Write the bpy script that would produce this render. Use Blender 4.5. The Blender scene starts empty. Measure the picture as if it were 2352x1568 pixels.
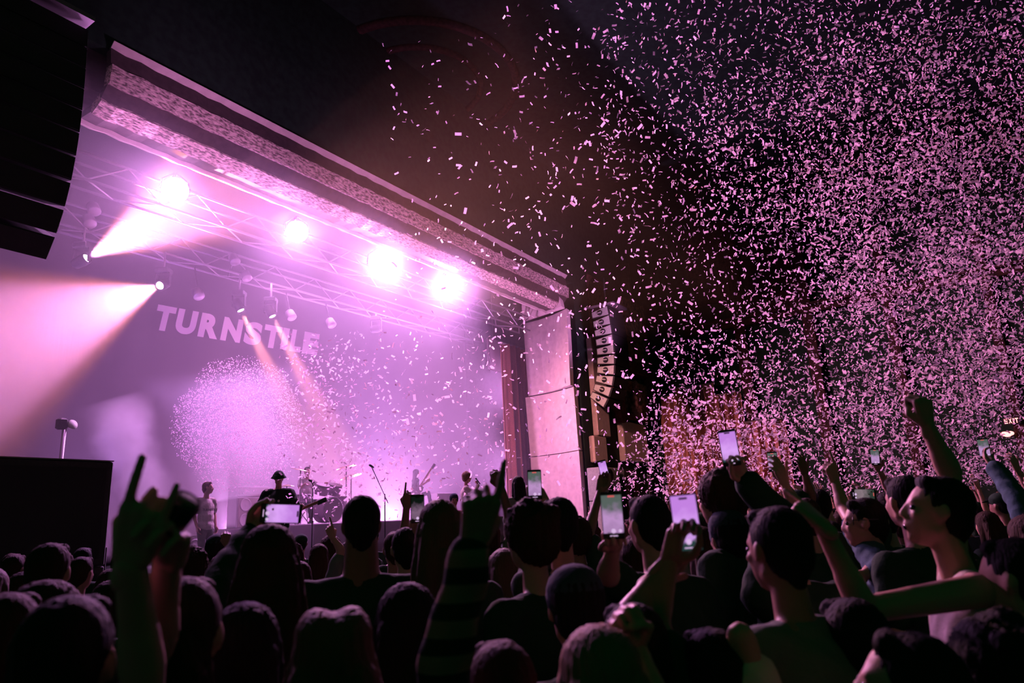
import bpy, bmesh, math, random
import numpy as np
from mathutils import Vector, Matrix, Euler
rnd = random.Random(7)
PI = math.pi
SC = bpy.context.scene
COL = SC.collection

# ---------------------------------------------------------------- camera
FPX, PITCH, ROLL = 1600.0, math.radians(14.5), math.radians(3.0)
CAM = Vector((0, 0, 1.75))
_f = Vector((0, math.cos(PITCH), math.sin(PITCH)))
_r0 = Vector((1, 0, 0)); _u0 = _r0.cross(_f)
_r = _r0 * math.cos(ROLL) - _u0 * math.sin(ROLL)
_u = _u0 * math.cos(ROLL) + _r0 * math.sin(ROLL)
cd = bpy.data.cameras.new('camera'); cam = bpy.data.objects.new('camera', cd); COL.objects.link(cam)
cam.matrix_world = Matrix(((_r.x, _u.x, -_f.x, CAM.x), (_r.y, _u.y, -_f.y, CAM.y), (_r.z, _u.z, -_f.z, CAM.z), (0, 0, 0, 1)))
cd.sensor_width = 36; cd.lens = 36 * FPX / 2352; cd.clip_start = 0.05; cd.clip_end = 200
SC.camera = cam
def ray(x, y): return (_f * FPX + _r * (x - 1176) - _u * (y - 784)) / FPX
def at(x, y, dep): return CAM + ray(x, y) * dep
def at_z(x, y, z):
    q = ray(x, y); return CAM + q * ((z - CAM.z) / q.z)
# stage frame: s runs along the proscenium (near -> far), v runs into the stage
AZ = math.radians(33.4)
D = Vector((math.sin(AZ), math.cos(AZ), 0)); V = Vector((-math.cos(AZ), math.sin(AZ), 0)); P0 = Vector((3, 26.4, 0))
RZ = PI / 2 - AZ
def W(s, v, z): return P0 + D * s + V * v + Vector((0, 0, z))
def at_v(x, y, v):
    q = ray(x, y); t = (P0 + V * v - CAM).dot(V) / q.dot(V); return CAM + q * t
def at_s(x, y, s):
    q = ray(x, y); t = (P0 + D * s - CAM).dot(D) / q.dot(D); return CAM + q * t

# ---------------------------------------------------------------- look, world, lights
SC.view_settings.view_transform = 'Standard'; SC.view_settings.look = 'None'
SC.view_settings.gamma = 1.0; SC.view_settings.use_curve_mapping = False
SC.view_settings.exposure = 0.0
SC.cycles.use_denoising = True
SC.cycles.max_bounces = 3; SC.cycles.diffuse_bounces = 1; SC.cycles.use_adaptive_sampling = True; SC.cycles.adaptive_threshold = 0.05; SC.cycles.glossy_bounces = 2
SC.cycles.volume_bounces = 0; SC.cycles.transparent_max_bounces = 8
SC.cycles.sample_clamp_indirect = 4.0
SC.cycles.volume_step_rate = 1.0; SC.cycles.volume_max_steps = 96
w = bpy.data.worlds.new('green_ambient'); SC.world = w; w.use_nodes = True  # green ambient added to lift the blacks
w.node_tree.nodes['Background'].inputs[0].default_value = (0.0, 1.0, 0.24, 1)
w.node_tree.nodes['Background'].inputs[1].default_value = 0.036
PURPLE = (0.78, 0.30, 0.86); VIOLET = (0.50, 0.22, 1.0); ORANGE = (1.0, 0.27, 0.14); PINK = (0.95, 0.36, 0.62)
def aim(o, tgt):
    o.rotation_euler = (Vector(tgt) - o.location).to_track_quat('-Z', 'Y').to_euler()
def spot(name, loc, tgt, power, col, deg, blend=0.3, size=0.1):
    l = bpy.data.lights.new(name, 'SPOT'); l.energy = power; l.color = col; l.spot_size = math.radians(deg)
    l.spot_blend = blend; l.shadow_soft_size = size
    o = bpy.data.objects.new(name, l); COL.objects.link(o); o.location = loc; aim(o, tgt); return o
def area(name, loc, tgt, power, col, sx, sy):
    l = bpy.data.lights.new(name, 'AREA'); l.energy = power; l.color = col; l.shape = 'RECTANGLE'; l.size = sx; l.size_y = sy
    o = bpy.data.objects.new(name, l); COL.objects.link(o); o.location = loc; aim(o, tgt); return o
BIG = [at_v(402, 437, 1.35), at_v(682, 532, 1.35), at_v(868, 602, 1.35), at_v(1028, 652, 1.35)]
for i, (p, e) in enumerate(zip(BIG, (3000, 3200, 4600, 7000))):
    tgt = p + Vector((1.0, -7, -4.0))
    spot('blinder_light', p - (p - CAM).normalized() * 0.3, tgt, e, PURPLE, 125, 0.9, 0.12)
# moving heads: two wide beams out into the hall, two narrow ones down onto the stage, one small far one
HEADS = [(at_v(187, 599, 4.6), at_v(560, 400, 0.6)), (at_v(374, 653, 4.6), at_v(-50, 812, 2.2)),
         (at_v(548, 702, 4.6), at_v(770, 1150, 2.5)), (at_v(621, 716, 4.6), at_v(830, 1130, 2.5)), (at_v(864, 755, 4.6), at_v(1250, 690, 3.0))]
HP = [(34000, 44), (21000, 32), (30000, 15), (30000, 15), (6000, 10)]
for i_, ((p, t), (e, a)) in enumerate(zip(HEADS, HP)):
    dr = (t - p).normalized()
    spot('beam_light', p + dr * 0.26, t, e, PURPLE if i_ not in (2, 3) else (1.0, .34, .38), a * 0.9, 0.35, 0.06)
    spot('beam_edge_light', p + dr * 0.27, t, e * 0.45, ORANGE, a * 1.12, 0.5, 0.06)
# upstage floor light behind the guitarist, shining up and out through the haze
UP = W(-4.6, 6.2, 1.9)
spot('floor_wash_light', UP, UP + Vector((-0.3, -1.2, 0.9)), 2600, PURPLE, 120, 0.8, 0.2)
spot('floor_column_light', W(-5.6, 6.0, 1.8), W(-6.4, 5.2, 9.0), 8000, VIOLET, 42, 0.7, 0.2)
for s_, e_ in ((-16.5, 300), (-13.5, 600), (-10.5, 2400), (-7.5, 3200), (-4.0, 5000)):  # low lamps added along the back to brighten the haze
    spot('upstage_floor_fill', W(s_, 7.2, 1.7), W(s_ - 0.5, 3.5, 3.6), e_, PURPLE, 110, 0.9, 0.2)
spot('far_wing_fill', W(0.9, 3.7, 7.2), W(-7, 2.2, 6.0), 6000, PURPLE, 95, 0.9, 0.3)  # lamps added out of sight behind the jamb to brighten the far haze
spot('far_wing_fill', W(0.9, 3.9, 4.0), W(-7, 2.8, 3.0), 5000, PURPLE, 80, 0.9, 0.3)
spot('side_floor_fill', W(-17.4, 3.0, 1.7), W(-15.8, 3.2, 4.2), 2200, VIOLET, 80, 0.8, 0.2)  # lamp added at the near side to light the smoke
# stage wash over the performers and added fills for the letters, confetti, walls and crowd
area('stage_wash_light', W(-7.5, 4.4, 9.0), W(-7.5, 3.0, 1.4), 350, PURPLE, 9, 1.0)
spot('backdrop_fill', W(-11, 2.6, 8.6), W(-9.5, 8, 7.6), 450, PINK, 75, 0.9, 0.2)  # lamp added to brighten the letters
spot('confetti_fill', BIG[1] + Vector((.1, -.4, 0)), W(-2, -13, 5.0), 7500, PINK, 64, 0.9, 0.3)  # extra pink lamps added at two of the big lamps for the confetti
spot('confetti_fill', BIG[3] + Vector((.1, -.4, 0)), W(2, -10, 5.0), 7500, PINK, 64, 0.9, 0.3)
spot('warm_side_fill', W(-15, -3.2, 8.6), W(1.0, -0.2, 5.0), 6500, (1.0, .36, .36), 18, 0.7, 0.3)  # unseen lamp added out front to light the pilasters
spot('warm_wall_fill', W(-13, 1.5, 8.8), W(0.5, -1.0, 3.5), 6000, (1.0, .34, .40), 42, 0.8, 0.3)  # orange flood added to warm the jamb
spot('warm_crowd_fill', BIG[2] + Vector((.1, -.4, 0)), (4.5, 6, 1.5), 9000, (1.0, .42, .36), 55, 0.9, 0.3)  # extra warm lamp added at the third big lamp for the crowd
spot('warm_hall_fill', BIG[3] + Vector((.1, -.4, 0)), W(8, -6, 3.0), 500, (1.0, 0.4, 0.28), 60, 0.8, 0.3)  # extra warm lamp added at the last big lamp for the side wall

for s_ in (-16.5, -11.5, -6.5, -2.0): spot('cornice_fill', W(s_, -3.2, 7.6), W(s_ + .6, 0.4, 10.1), 520, PURPLE, 95, 0.9, 0.2)  # unseen uplights added out front to brighten the cove

# ---------------------------------------------------------------- materials
MATS = {}
def mat(name, col, rough=0.7, metal=0.0, bump=0.0, scale=20.0, var=0.0, stretch=None, spec=0.3, emit=None, estr=1.0):
    if name in MATS: return MATS[name]
    m = bpy.data.materials.new(name); m.use_nodes = True; nt = m.node_tree; b = nt.nodes['Principled BSDF']
    b.inputs['Base Color'].default_value = (*col, 1); b.inputs['Roughness'].default_value = rough; b.inputs['Metallic'].default_value = metal
    b.inputs['Specular IOR Level'].default_value = spec
    if emit: b.inputs['Emission Color'].default_value = (*emit, 1); b.inputs['Emission Strength'].default_value = estr
    if bump or var:
        tc = nt.nodes.new('ShaderNodeTexCoord'); mp = nt.nodes.new('ShaderNodeMapping'); nz = nt.nodes.new('ShaderNodeTexNoise')
        nz.inputs['Scale'].default_value = scale; nz.inputs['Detail'].default_value = 5
        if stretch: mp.inputs['Scale'].default_value = stretch
        nt.links.new(tc.outputs['Object'], mp.inputs[0]); nt.links.new(mp.outputs[0], nz.inputs['Vector'])
        if bump:
            bp = nt.nodes.new('ShaderNodeBump'); bp.inputs['Strength'].default_value = bump; bp.inputs['Distance'].default_value = 0.02
            nt.links.new(nz.outputs[0], bp.inputs['Height']); nt.links.new(bp.outputs[0], b.inputs['Normal'])
        if var:
            rp = nt.nodes.new('ShaderNodeValToRGB'); rp.color_ramp.elements[0].position = 0.35; rp.color_ramp.elements[1].position = 0.62
            rp.color_ramp.elements[0].color = (*[c * (1 - var) for c in col], 1); rp.color_ramp.elements[1].color = (*[min(1, c * (1 + var * 0.3)) for c in col], 1)
            nt.links.new(nz.outputs[0], rp.inputs[0]); nt.links.new(rp.outputs[0], b.inputs['Base Color'])
    MATS[name] = m; return m
M_black = mat('black_paint', (0.03, 0.05, 0.035), 0.8, bump=0.1, var=0.2)
M_dark = mat('dark_wall_paint', (0.05, 0.06, 0.045), 0.85, bump=0.3, scale=6, var=0.4)
M_hall = mat('hall_wall_shaded', (.009, .026, .013), .9, bump=.3, scale=6, var=.4)  # darker copy of the wall paint, the hall's dimness put into its colour
M_hred = mat('hall_red_shaded', (.05, .018, .013), .85, bump=.4, scale=9, var=.6)  # darker copy of the red plaster, shade put into the colour
M_red = mat('dark_red_plaster', (0.14, 0.05, 0.04), 0.8, bump=0.4, scale=9, var=0.5)  # brighter of the two reds, kept for the strongly lit pilasters
M_floor = mat('hall_floor', (0.04, 0.04, 0.04), 0.6, bump=0.1, var=0.3)
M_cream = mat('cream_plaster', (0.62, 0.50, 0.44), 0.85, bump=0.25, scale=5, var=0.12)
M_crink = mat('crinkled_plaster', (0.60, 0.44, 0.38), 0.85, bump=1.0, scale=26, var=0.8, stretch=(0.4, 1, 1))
M_brown = mat('brown_cove_shade', (0.07, 0.05, 0.045), 0.85, bump=0.2, scale=8, var=0.2)  # shade between the stepped ribs, put into the colour of the dark bands
M_metal = mat('truss_aluminium', (0.28, 0.24, 0.26), 0.5, metal=0.6)
M_cloth = mat('backdrop_cloth', (0.045, 0.04, 0.04), 0.95, bump=0.2, scale=3, stretch=(3, 1, 0.3))
M_letter = mat('letter_print', (0.62, 0.52, 0.56), 0.8)
M_curtain = mat('stage_curtain', (0.42, 0.16, 0.11), 0.9, bump=0.2, scale=30, var=0.15)
M_case = mat('speaker_cabinet_black', (0.03, 0.032, 0.03), 0.6, bump=0.1, var=0.2)
M_grille = mat('speaker_grille', (0.02, 0.022, 0.02), 0.7, bump=0.5, scale=60)
M_lgrey = mat('speaker_side_grey', (0.42, 0.45, 0.38), 0.6, var=0.15)
M_lens = mat('lamp_lens', (0.8, 0.7, 0.9), 0.3, emit=(0.90, 0.55, 1.0), estr=25.0)
M_lens2 = mat('small_lamp_lens', (0.8, 0.7, 0.9), 0.3, emit=(1, 0.6, 1.0), estr=25.0)

# ---------------------------------------------------------------- mesh helpers
class MB:
    def __init__(s): s.v = []; s.f = []; s.sm = []
    def add(s, vs, fs, smooth=False):
        n = len(s.v); s.v += [tuple(p) for p in vs]; s.f += [tuple(i + n for i in f) for f in fs]; s.sm += [smooth] * len(fs); return s
    def box(s, c, d, rot=None, bev=0.0):
        x, y, z = [k / 2 for k in d]
        if bev > 0:
            b = min(bev, x * .9, y * .9, z * .9); vs = []
            for zz, ins in ((-z, b), (-z + b, 0), (z - b, 0), (z, b)):
                X, Y = x - ins, y - ins
                vs += [(-X + b, -Y, zz), (X - b, -Y, zz), (X, -Y + b, zz), (X, Y - b, zz), (X - b, Y, zz), (-X + b, Y, zz), (-X, Y - b, zz), (-X, -Y + b, zz)]
            fs = [tuple(range(7, -1, -1)), tuple(range(24, 32))]
            for k in range(3):
                for i in range(8): j = (i + 1) % 8; fs.append((k * 8 + i, k * 8 + j, k * 8 + 8 + j, k * 8 + 8 + i))
        else:
            vs = [(-x, -y, -z), (x, -y, -z), (x, y, -z), (-x, y, -z), (-x, -y, z), (x, -y, z), (x, y, z), (-x, y, z)]
            fs = [(3, 2, 1, 0), (4, 5, 6, 7), (0, 1, 5, 4), (1, 2, 6, 5), (2, 3, 7, 6), (3, 0, 4, 7)]
        R = rot.to_matrix() if isinstance(rot, Euler) else (rot if rot is not None else Matrix.Identity(3)); c = Vector(c)
        return s.add([R @ Vector(p) + c for p in vs], fs)
    def cap(s, p0, r0, p1=None, r1=None, n=10, sq=None, ax=None):
        """tapered capsule / ball (closed); sq squashes the cross-section across ax"""
        p0 = Vector(p0); p1 = Vector(p1) if p1 is not None else p0; r1 = r0 if r1 is None else r1
        d = p1 - p0; L = d.length; d = d.normalized() if L > 1e-6 else Vector((0, 0, 1))
        a = Vector(ax) if ax is not None else (Vector((1, 0, 0)) if abs(d.x) < .9 else Vector((0, 1, 0)))
        e1 = (a - d * a.dot(d)).normalized(); e2 = d.cross(e1); k = sq or 1.0
        vs = []; hs = 3; prof = []
        for i in range(hs): t = -PI / 2 + (i + .35) / hs * PI / 2; prof.append((0, math.sin(t) * r0, math.cos(t) * r0))
        prof.append((0, 0, r0)); prof.append((1, 0, r1))
        for i in range(hs): t = (i + .65) / hs * PI / 2; prof.append((1, math.sin(t) * r1, math.cos(t) * r1))
        for b, off, r in prof:
            c = (p1 if b else p0) + d * off
            for j in range(n): th = 2 * PI * j / n; vs.append(c + e1 * math.cos(th) * r + e2 * math.sin(th) * r * k)
        m = len(prof); fs = []
        for i in range(m - 1):
            for j in range(n): jj = (j + 1) % n; fs.append((i * n + j, i * n + jj, (i + 1) * n + jj, (i + 1) * n + j))
        vs.append(p0 - d * r0); vs.append(p1 + d * r1); q = m * n
        for j in range(n): jj = (j + 1) % n; fs.append((q, jj, j)); fs.append((q + 1, (m - 1) * n + j, (m - 1) * n + jj))
        return s.add(vs, fs, True)
    def ell(s, c, r, rot=None, n=14, m=9):
        R = rot.to_matrix() if isinstance(rot, Euler) else (rot if rot is not None else Matrix.Identity(3)); c = Vector(c); vs = []; fs = []
        for i in range(1, m):
            t = PI * i / m
            for j in range(n): p = 2 * PI * j / n; vs.append(R @ Vector((r[0] * math.sin(t) * math.cos(p), r[1] * math.sin(t) * math.sin(p), r[2] * math.cos(t))) + c)
        vs.append(R @ Vector((0, 0, r[2])) + c); vs.append(R @ Vector((0, 0, -r[2])) + c); q = (m - 1) * n
        for i in range(m - 2):
            for j in range(n): jj = (j + 1) % n; fs.append((i * n + j, (i + 1) * n + j, (i + 1) * n + jj, i * n + jj))
        for j in range(n): jj = (j + 1) % n; fs.append((q, j, jj)); fs.append((q + 1, (m - 2) * n + jj, (m - 2) * n + j))
        return s.add(vs, fs, True)
    def tube(s, pts, r, n=8, closed=False):
        pts = [Vector(p) for p in pts]; vs = []; fs = []; m = len(pts); rr = r if hasattr(r, '__len__') else [r] * m
        a = None
        for i, p in enumerate(pts):
            d = (pts[min(i + 1, m - 1)] - pts[max(i - 1, 0)]).normalized()
            if a is None: a = Vector((0, 0, 1)) if abs(d.z) < .9 else Vector((1, 0, 0))
            e1 = (a - d * a.dot(d)).normalized(); e2 = d.cross(e1); a = e1
            for j in range(n): t = 2 * PI * j / n; vs.append(p + (e1 * math.cos(t) + e2 * math.sin(t)) * rr[i])
        for i in range(m - 1):
            for j in range(n): jj = (j + 1) % n; fs.append((i * n + j, i * n + jj, (i + 1) * n + jj, (i + 1) * n + j))
        fs.append(tuple(range(n - 1, -1, -1))); fs.append(tuple((m - 1) * n + j for j in range(n)))
        return s.add(vs, fs, n > 5)
    def lathe(s, prof, c=(0, 0, 0), R=None, n=20):
        """prof: (r, h) pairs, axis z of R"""
        R = R or Matrix.Identity(3); c = Vector(c); vs = []; fs = []; m = len(prof)
        for r, h in prof:
            for j in range(n): t = 2 * PI * j / n; vs.append(R @ Vector((r * math.cos(t), r * math.sin(t), h)) + c)
        for i in range(m - 1):
            for j in range(n): jj = (j + 1) % n; fs.append((i * n + j, i * n + jj, (i + 1) * n + jj, (i + 1) * n + j))
        fs.append(tuple(range(n - 1, -1, -1))); fs.append(tuple((m - 1) * n + j for j in range(n)))
        return s.add(vs, fs, True)
    def prism(s, poly, z0, z1, R=None, c=(0, 0, 0)):
        R = R or Matrix.Identity(3); c = Vector(c); n = len(poly)
        vs = [R @ Vector((x, y, z0)) + c for x, y in poly] + [R @ Vector((x, y, z1)) + c for x, y in poly]
        fs = [tuple(range(n - 1, -1, -1)), tuple(range(n, 2 * n))] + [(i, (i + 1) % n, n + (i + 1) % n, n + i) for i in range(n)]
        return s.add(vs, fs)
    def mesh(s, name, m=None):
        me = bpy.data.meshes.new(name); me.from_pydata(s.v, [], s.f)
        me.polygons.foreach_set('use_smooth', s.sm)
        if m: me.materials.append(m)
        me.update(); return me
    def build(s, name, m, parent=None, loc=None, rotz=None):
        o = bpy.data.objects.new(name, s.mesh(name, m)); COL.objects.link(o)
        if parent: o.parent = parent
        if loc is not None: o.location = loc
        if rotz is not None: o.rotation_euler = (0, 0, rotz)
        return o
def tag(o, label=None, cat=None, group=None, kind=None):
    for k, x in (('label', label), ('category', cat), ('group', group), ('kind', kind)):
        if x: o[k] = x
    return o
def empty(name, loc=(0, 0, 0), rotz=0.0):
    o = bpy.data.objects.new(name, None); COL.objects.link(o); o.location = loc; o.rotation_euler = (0, 0, rotz); o.empty_display_size = 0.1; return o
def thing(name, label, cat, loc=(0, 0, 0), rotz=0.0, group=None): return tag(empty(name, loc, rotz), label, cat, group)
def stage_obj(mb, name, m, parent=None, kind=None):
    o = mb.build(name, m, parent)
    if not parent: o.location = P0; o.rotation_euler = (0, 0, RZ)
    if kind: o['kind'] = kind
    return o
def copy_tree(o, parent=None, **kw):
    c = o.copy(); COL.objects.link(c)
    if parent is not None: c.parent = parent
    for ch in o.children: copy_tree(ch, c)
    return c

# ---------------------------------------------------------------- setting
mb = MB(); mb.box((0, 0, -0.1), (120, 120, 0.2)); o = mb.build('floor', M_floor); o['kind'] = 'structure'; o.location = (0, 20, 0)
STZ = 1.15
mb = MB(); mb.box((-7.45, 3.1, STZ / 2), (20.9, 12.0, STZ)); mb.box((-21.0, 4.9, STZ / 2), (6.0, 8.4, STZ)); stage_obj(mb, 'stage_deck', M_black, kind='structure')
mb = MB(); mb.box((-10, 9.6, 6.5), (30, 0.2, 13)); stage_obj(mb, 'wall_back', M_black, kind='structure')
mb = MB(); mb.box((4.6, 5, 6.5), (0.2, 10, 13)); stage_obj(mb, 'wall_stage_far', M_dark, kind='structure')
mb = MB(); mb.box((-10, 4.9, 13.1), (30, 9.6, 0.2)); stage_obj(mb, 'ceiling_stage', M_black, kind='structure')
# proscenium wall with the coved frame as children
mb = MB(); mb.box((-9, 0.3, 12.9), (32, 0.5, 4.6)); mb.box((-24, 0.3, 5.3), (3.0, 0.5, 10.6)); mb.box((2.55, 0.3, 5.3), (6.9, 0.5, 10.6))
pro = stage_obj(mb, 'wall_proscenium', M_hall, kind='structure')
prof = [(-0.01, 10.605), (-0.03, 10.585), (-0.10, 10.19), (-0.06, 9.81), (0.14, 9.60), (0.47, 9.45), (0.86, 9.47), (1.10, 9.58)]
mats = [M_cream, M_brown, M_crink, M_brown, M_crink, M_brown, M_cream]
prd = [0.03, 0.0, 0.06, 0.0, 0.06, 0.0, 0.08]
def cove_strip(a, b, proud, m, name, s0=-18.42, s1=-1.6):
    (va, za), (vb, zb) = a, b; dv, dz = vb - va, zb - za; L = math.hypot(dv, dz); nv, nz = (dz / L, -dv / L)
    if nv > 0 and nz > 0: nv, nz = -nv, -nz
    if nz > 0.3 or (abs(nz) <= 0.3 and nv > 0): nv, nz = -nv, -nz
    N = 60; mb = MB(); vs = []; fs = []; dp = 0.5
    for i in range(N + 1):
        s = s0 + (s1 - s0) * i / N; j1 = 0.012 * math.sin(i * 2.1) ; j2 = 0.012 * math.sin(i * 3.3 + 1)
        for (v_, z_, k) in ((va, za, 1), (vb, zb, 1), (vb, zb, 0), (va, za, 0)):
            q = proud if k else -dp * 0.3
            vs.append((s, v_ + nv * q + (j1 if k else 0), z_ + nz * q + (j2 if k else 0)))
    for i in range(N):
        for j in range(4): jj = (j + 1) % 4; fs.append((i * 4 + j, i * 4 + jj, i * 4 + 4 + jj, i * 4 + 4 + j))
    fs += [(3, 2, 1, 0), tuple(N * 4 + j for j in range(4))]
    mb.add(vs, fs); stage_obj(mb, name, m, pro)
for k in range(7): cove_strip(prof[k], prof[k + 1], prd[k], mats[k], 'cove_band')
mb = MB(); mb.box((-10.1, 0.75, 10.9), (17.4, 0.9, 2.2)); stage_obj(mb, 'cove_backing', M_brown, pro)
# far jamb: cream panels, splayed, with a shouldered outline at its head
def jamb(z0, z1, o0, o1, i0, i1, name):
    mb = MB(); N = 6; vs = []
    for (z, oo, ii) in ((z0, o0, i0), (z1, o1, i1)):
        for k in range(N + 1):
            t = k / N; s = oo + (ii[0] - oo) * t; v = ii[1] * t; bow = 0.18 * math.sin(PI * t)
            vs.append((s + bow, v, z))
        for k in range(N, -1, -1):
            t = k / N; s = oo + (ii[0] - oo) * t; vs.append((s + 0.35, ii[1] * t + 0.05, z))
    n = 2 * N + 2; fs = [tuple(range(n - 1, -1, -1)), tuple(range(n, 2 * n))] + [(i, (i + 1) % n, n + (i + 1) % n, n + i) for i in range(n)]
    mb.add(vs, fs); stage_obj(mb, name, M_cream, pro)
jamb(1.15, 4.1, -1.47, -1.48, (-0.9, 2.4), (-0.95, 2.4), 'jamb_panel')
jamb(4.13, 6.42, -1.48, -1.52, (-0.95, 2.4), (-1.0, 2.45), 'jamb_panel')
jamb(6.46, 9.4, -1.75, -1.62, (-1.0, 2.3), (-1.0, 2.35), 'jamb_panel')
jamb(9.4, 10.45, -2.0, -2.4, (-1.6, 2.0), (-2.2, 1.6), 'jamb_head')
# hall: side wall beyond, ceiling
mb = MB(); mb.box((6.0, -17, 7.5), (0.4, 34, 15)); wf = stage_obj(mb, 'wall_right', M_hall, kind='structure')
mb = MB(); mb.box((-6, -12, 15.2), (34, 26, 0.3)); cl = stage_obj(mb, 'ceiling', M_hall, kind='structure')
mb = MB()
for k in range(2):
    R0 = 3.0 - k * 1.1; pts = [(R0 * math.cos(t), R0 * math.sin(t), 0) for t in np.linspace(0, 2 * PI, 49)]
    mb.tube(pts, 0.13 - 0.03 * k, 8)
ringc = at_z(965, 200, 15.0)
o = mb.build('ceiling_medallion', M_hred); o.location = ringc; o['kind'] = 'structure'

# ---------------------------------------------------------------- trusses and lamps
def sv(p): q = Vector(p) - P0; return q.dot(D), q.dot(V), q.z
def truss(label, s0, s1, v, z, h=0.55, dpt=0.5, dz=0.0):
    t = thing('lighting_truss', label, 'truss', P0 + V * v + Vector((0, 0, z)), RZ)
    def P(s, y, zz): return (s, y, zz + dz * (s - s0) / (s1 - s0))
    cs = [(-dpt / 2, 0), (dpt / 2, 0), (-dpt / 2, h), (dpt / 2, h)]
    for y, zz in cs: MB().tube([P(s0, y, zz), P(s1, y, zz)], 0.035, 6).build('chord', M_metal, t)
    n = int((s1 - s0) / 0.75); st = (s1 - s0) / n; br = {}
    for k in range(n):
        a = s0 + k * st; up = k % 2
        for (c1, c2) in ((cs[0], cs[2]), (cs[0], cs[1])):
            pa, pb = (c1, c2) if up else (c2, c1)
            key = (up, c2)
            if key not in br:
                A = Vector((0, pa[0], pa[1])); B = Vector((st, pb[0], pb[1])); br[key] = MB().tube([A, B], 0.018, 5).mesh('brace', M_metal)
            o = bpy.data.objects.new('brace', br[key]); COL.objects.link(o); o.parent = t; o.location = (a, 0, dz * k / n)
    return t
truss('front aluminium box truss carrying the four bright lamps', -18.6, -1.5, 2.0, 8.75, dz=0.15)
truss('rear aluminium box truss above the lettered backdrop', -18.6, -0.5, 5.0, 8.95, dz=0.2)
# four big lamps
for i, p in enumerate(BIG):
    names = ('largest and nearest of the four bright lamps on the front truss', 'second bright lamp on the front truss, above the start of the lettering\'s last half',
             'third bright lamp along the front truss, over the middle of the stage', 'smallest and farthest of the four bright lamps, near the cream jamb')
    t = thing('stage_lamp', names[i], 'lamp', p, group='four bright lamps on the front truss')
    R = (CAM - p + Vector((1.5, -0.5, 0))).to_track_quat('Z', 'Y').to_matrix()
    MB().lathe([(0.10, -0.38), (0.22, -0.30), (0.27, -0.05), (0.28, 0.02), (0.25, 0.02), (0.24, -0.03)], R=R, n=24).build('housing', M_case, t)
    MB().lathe([(0.245, -0.02), (0.272, 0.022), (0.2, 0.05), (0.1, 0.06)], R=R, n=24).build('lens', M_lens, t)
    mb = MB(); x = R @ Vector((0.30, 0, -0.1)); up = Vector((0, 0, 1))
    a = R @ Vector((0.29, 0, -0.12)); b = R @ Vector((-0.29, 0, -0.12)); top = Vector((0, 0, 0.42)) + R @ Vector((0, 0, -0.2))
    mb.tube([a, a * 0.9 + top * 0.55, top, b * 0.9 + top * 0.55, b], 0.022, 6); mb.tube([top, V * 0.42 + Vector((0, 0, 0.05))], 0.03, 6); mb.build('yoke', M_case, t)
hl = ['small lamp far up left throwing a wide beam up to the cornice', 'small lamp throwing a wide warm beam down to the left over the hall',
      'first of two small lamps throwing narrow beams past the lettering', 'second of two small lamps, its narrow beam crossing the last letters', 'faint small lamp far upstage with a thin level beam']
def moving_head(p, t, label, sc=1.0, M=M_lens2):
    th = thing('moving_light', label, 'lamp', p, group=None); dr = (Vector(t) - Vector(p)).normalized(); R = dr.to_track_quat('Z', 'Y').to_matrix()
    MB().lathe([(0.05, -0.24), (0.12, -0.18), (0.14, 0.0), (0.13, 0.17), (0.11, 0.17), (0.1, 0.12)], R=R, n=16).build('head', M_case, th)
    MB().lathe([(0.105, 0.10), (0.09, 0.15), (0.03, 0.17)], R=R, n=16).build('lens', M, th)
    mb = MB(); mb.box((0, 0, 0.36), (0.34, 0.3, 0.14), bev=0.02); mb.build('base', M_case, th)
    mb = MB(); mb.box((-0.17, 0, 0.14), (0.03, 0.12, 0.34), bev=0.01); mb.box((0.17, 0, 0.14), (0.03, 0.12, 0.34), bev=0.01); mb.box((0, 0, 0.3), (0.36, 0.12, 0.03)); mb.build('yoke', M_case, th)
    MB().tube([(0, 0, 0.42), (0, 0, 8.97 - p[2])], 0.03, 6).build('drop_pipe', M_metal, th)
    return th
for (p, t), lb in zip(HEADS, hl): moving_head(p, t, lb)
# unlit lamps hanging along the rear truss
for k, (px, py) in enumerate([(205, 508), (455, 675), (538, 596), (565, 634), (668, 724), (760, 742), (215, 480)]):
    p = at_v(px, py, 4.7)
    t = thing('wash_lamp', ('unlit round wash lamp on the rear truss, %s from the left' % ('second', 'third', 'fourth', 'fifth', 'sixth', 'last', 'first')[k]), 'lamp', p, RZ, 'unlit lamps on the rear truss')
    MB().lathe([(0.06, -0.2), (0.13, -0.14), (0.15, 0.1), (0.13, 0.12)], R=Euler((PI * .82, 0, 0)).to_matrix(), n=14).build('housing', M_metal, t)
    MB().tube([(0, 0, 0), (0, 0.25, 8.95 - p.z)], 0.02, 6).build('hanger', M_case, t)

# ---------------------------------------------------------------- backdrop with its lettering
BV = 8.0
def wave_sheet(s0, s1, z0, z1, amp, per, ns=120, nz=2, th=0.03, seed=0.0, flare=0.0):
    vs = []; fs = []
    for k in range(2):
        for j in range(nz + 1):
            z = z0 + (z1 - z0) * j / nz
            for i in range(ns + 1):
                s = s0 + (s1 - s0) * i / ns; q = 1 + flare * (1 - j / nz)
                vs.append((s, amp * q * (math.sin(2 * PI * s / per + seed) + .4 * math.sin(2 * PI * s / per * 2.3 + seed * 2)) + k * th, z))
    n = (ns + 1) * (nz + 1)
    for j in range(nz):
        for i in range(ns):
            a = j * (ns + 1) + i; fs.append((a, a + 1, a + ns + 2, a + ns + 1)); fs.append((n + a, n + a + ns + 1, n + a + ns + 2, n + a + 1))
    for i in range(ns):
        a = nz * (ns + 1) + i; fs.append((a, a + 1, n + a + 1, n + a)); fs.append((i + 1, i, n + i, n + i + 1))
    for j in range(nz):
        a = j * (ns + 1); b = a + ns + 1; fs.append((b, a, n + a, n + b)); fs.append((a + ns, b + ns, n + b + ns, n + a + ns))
    return MB().add(vs, fs, True)
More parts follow.
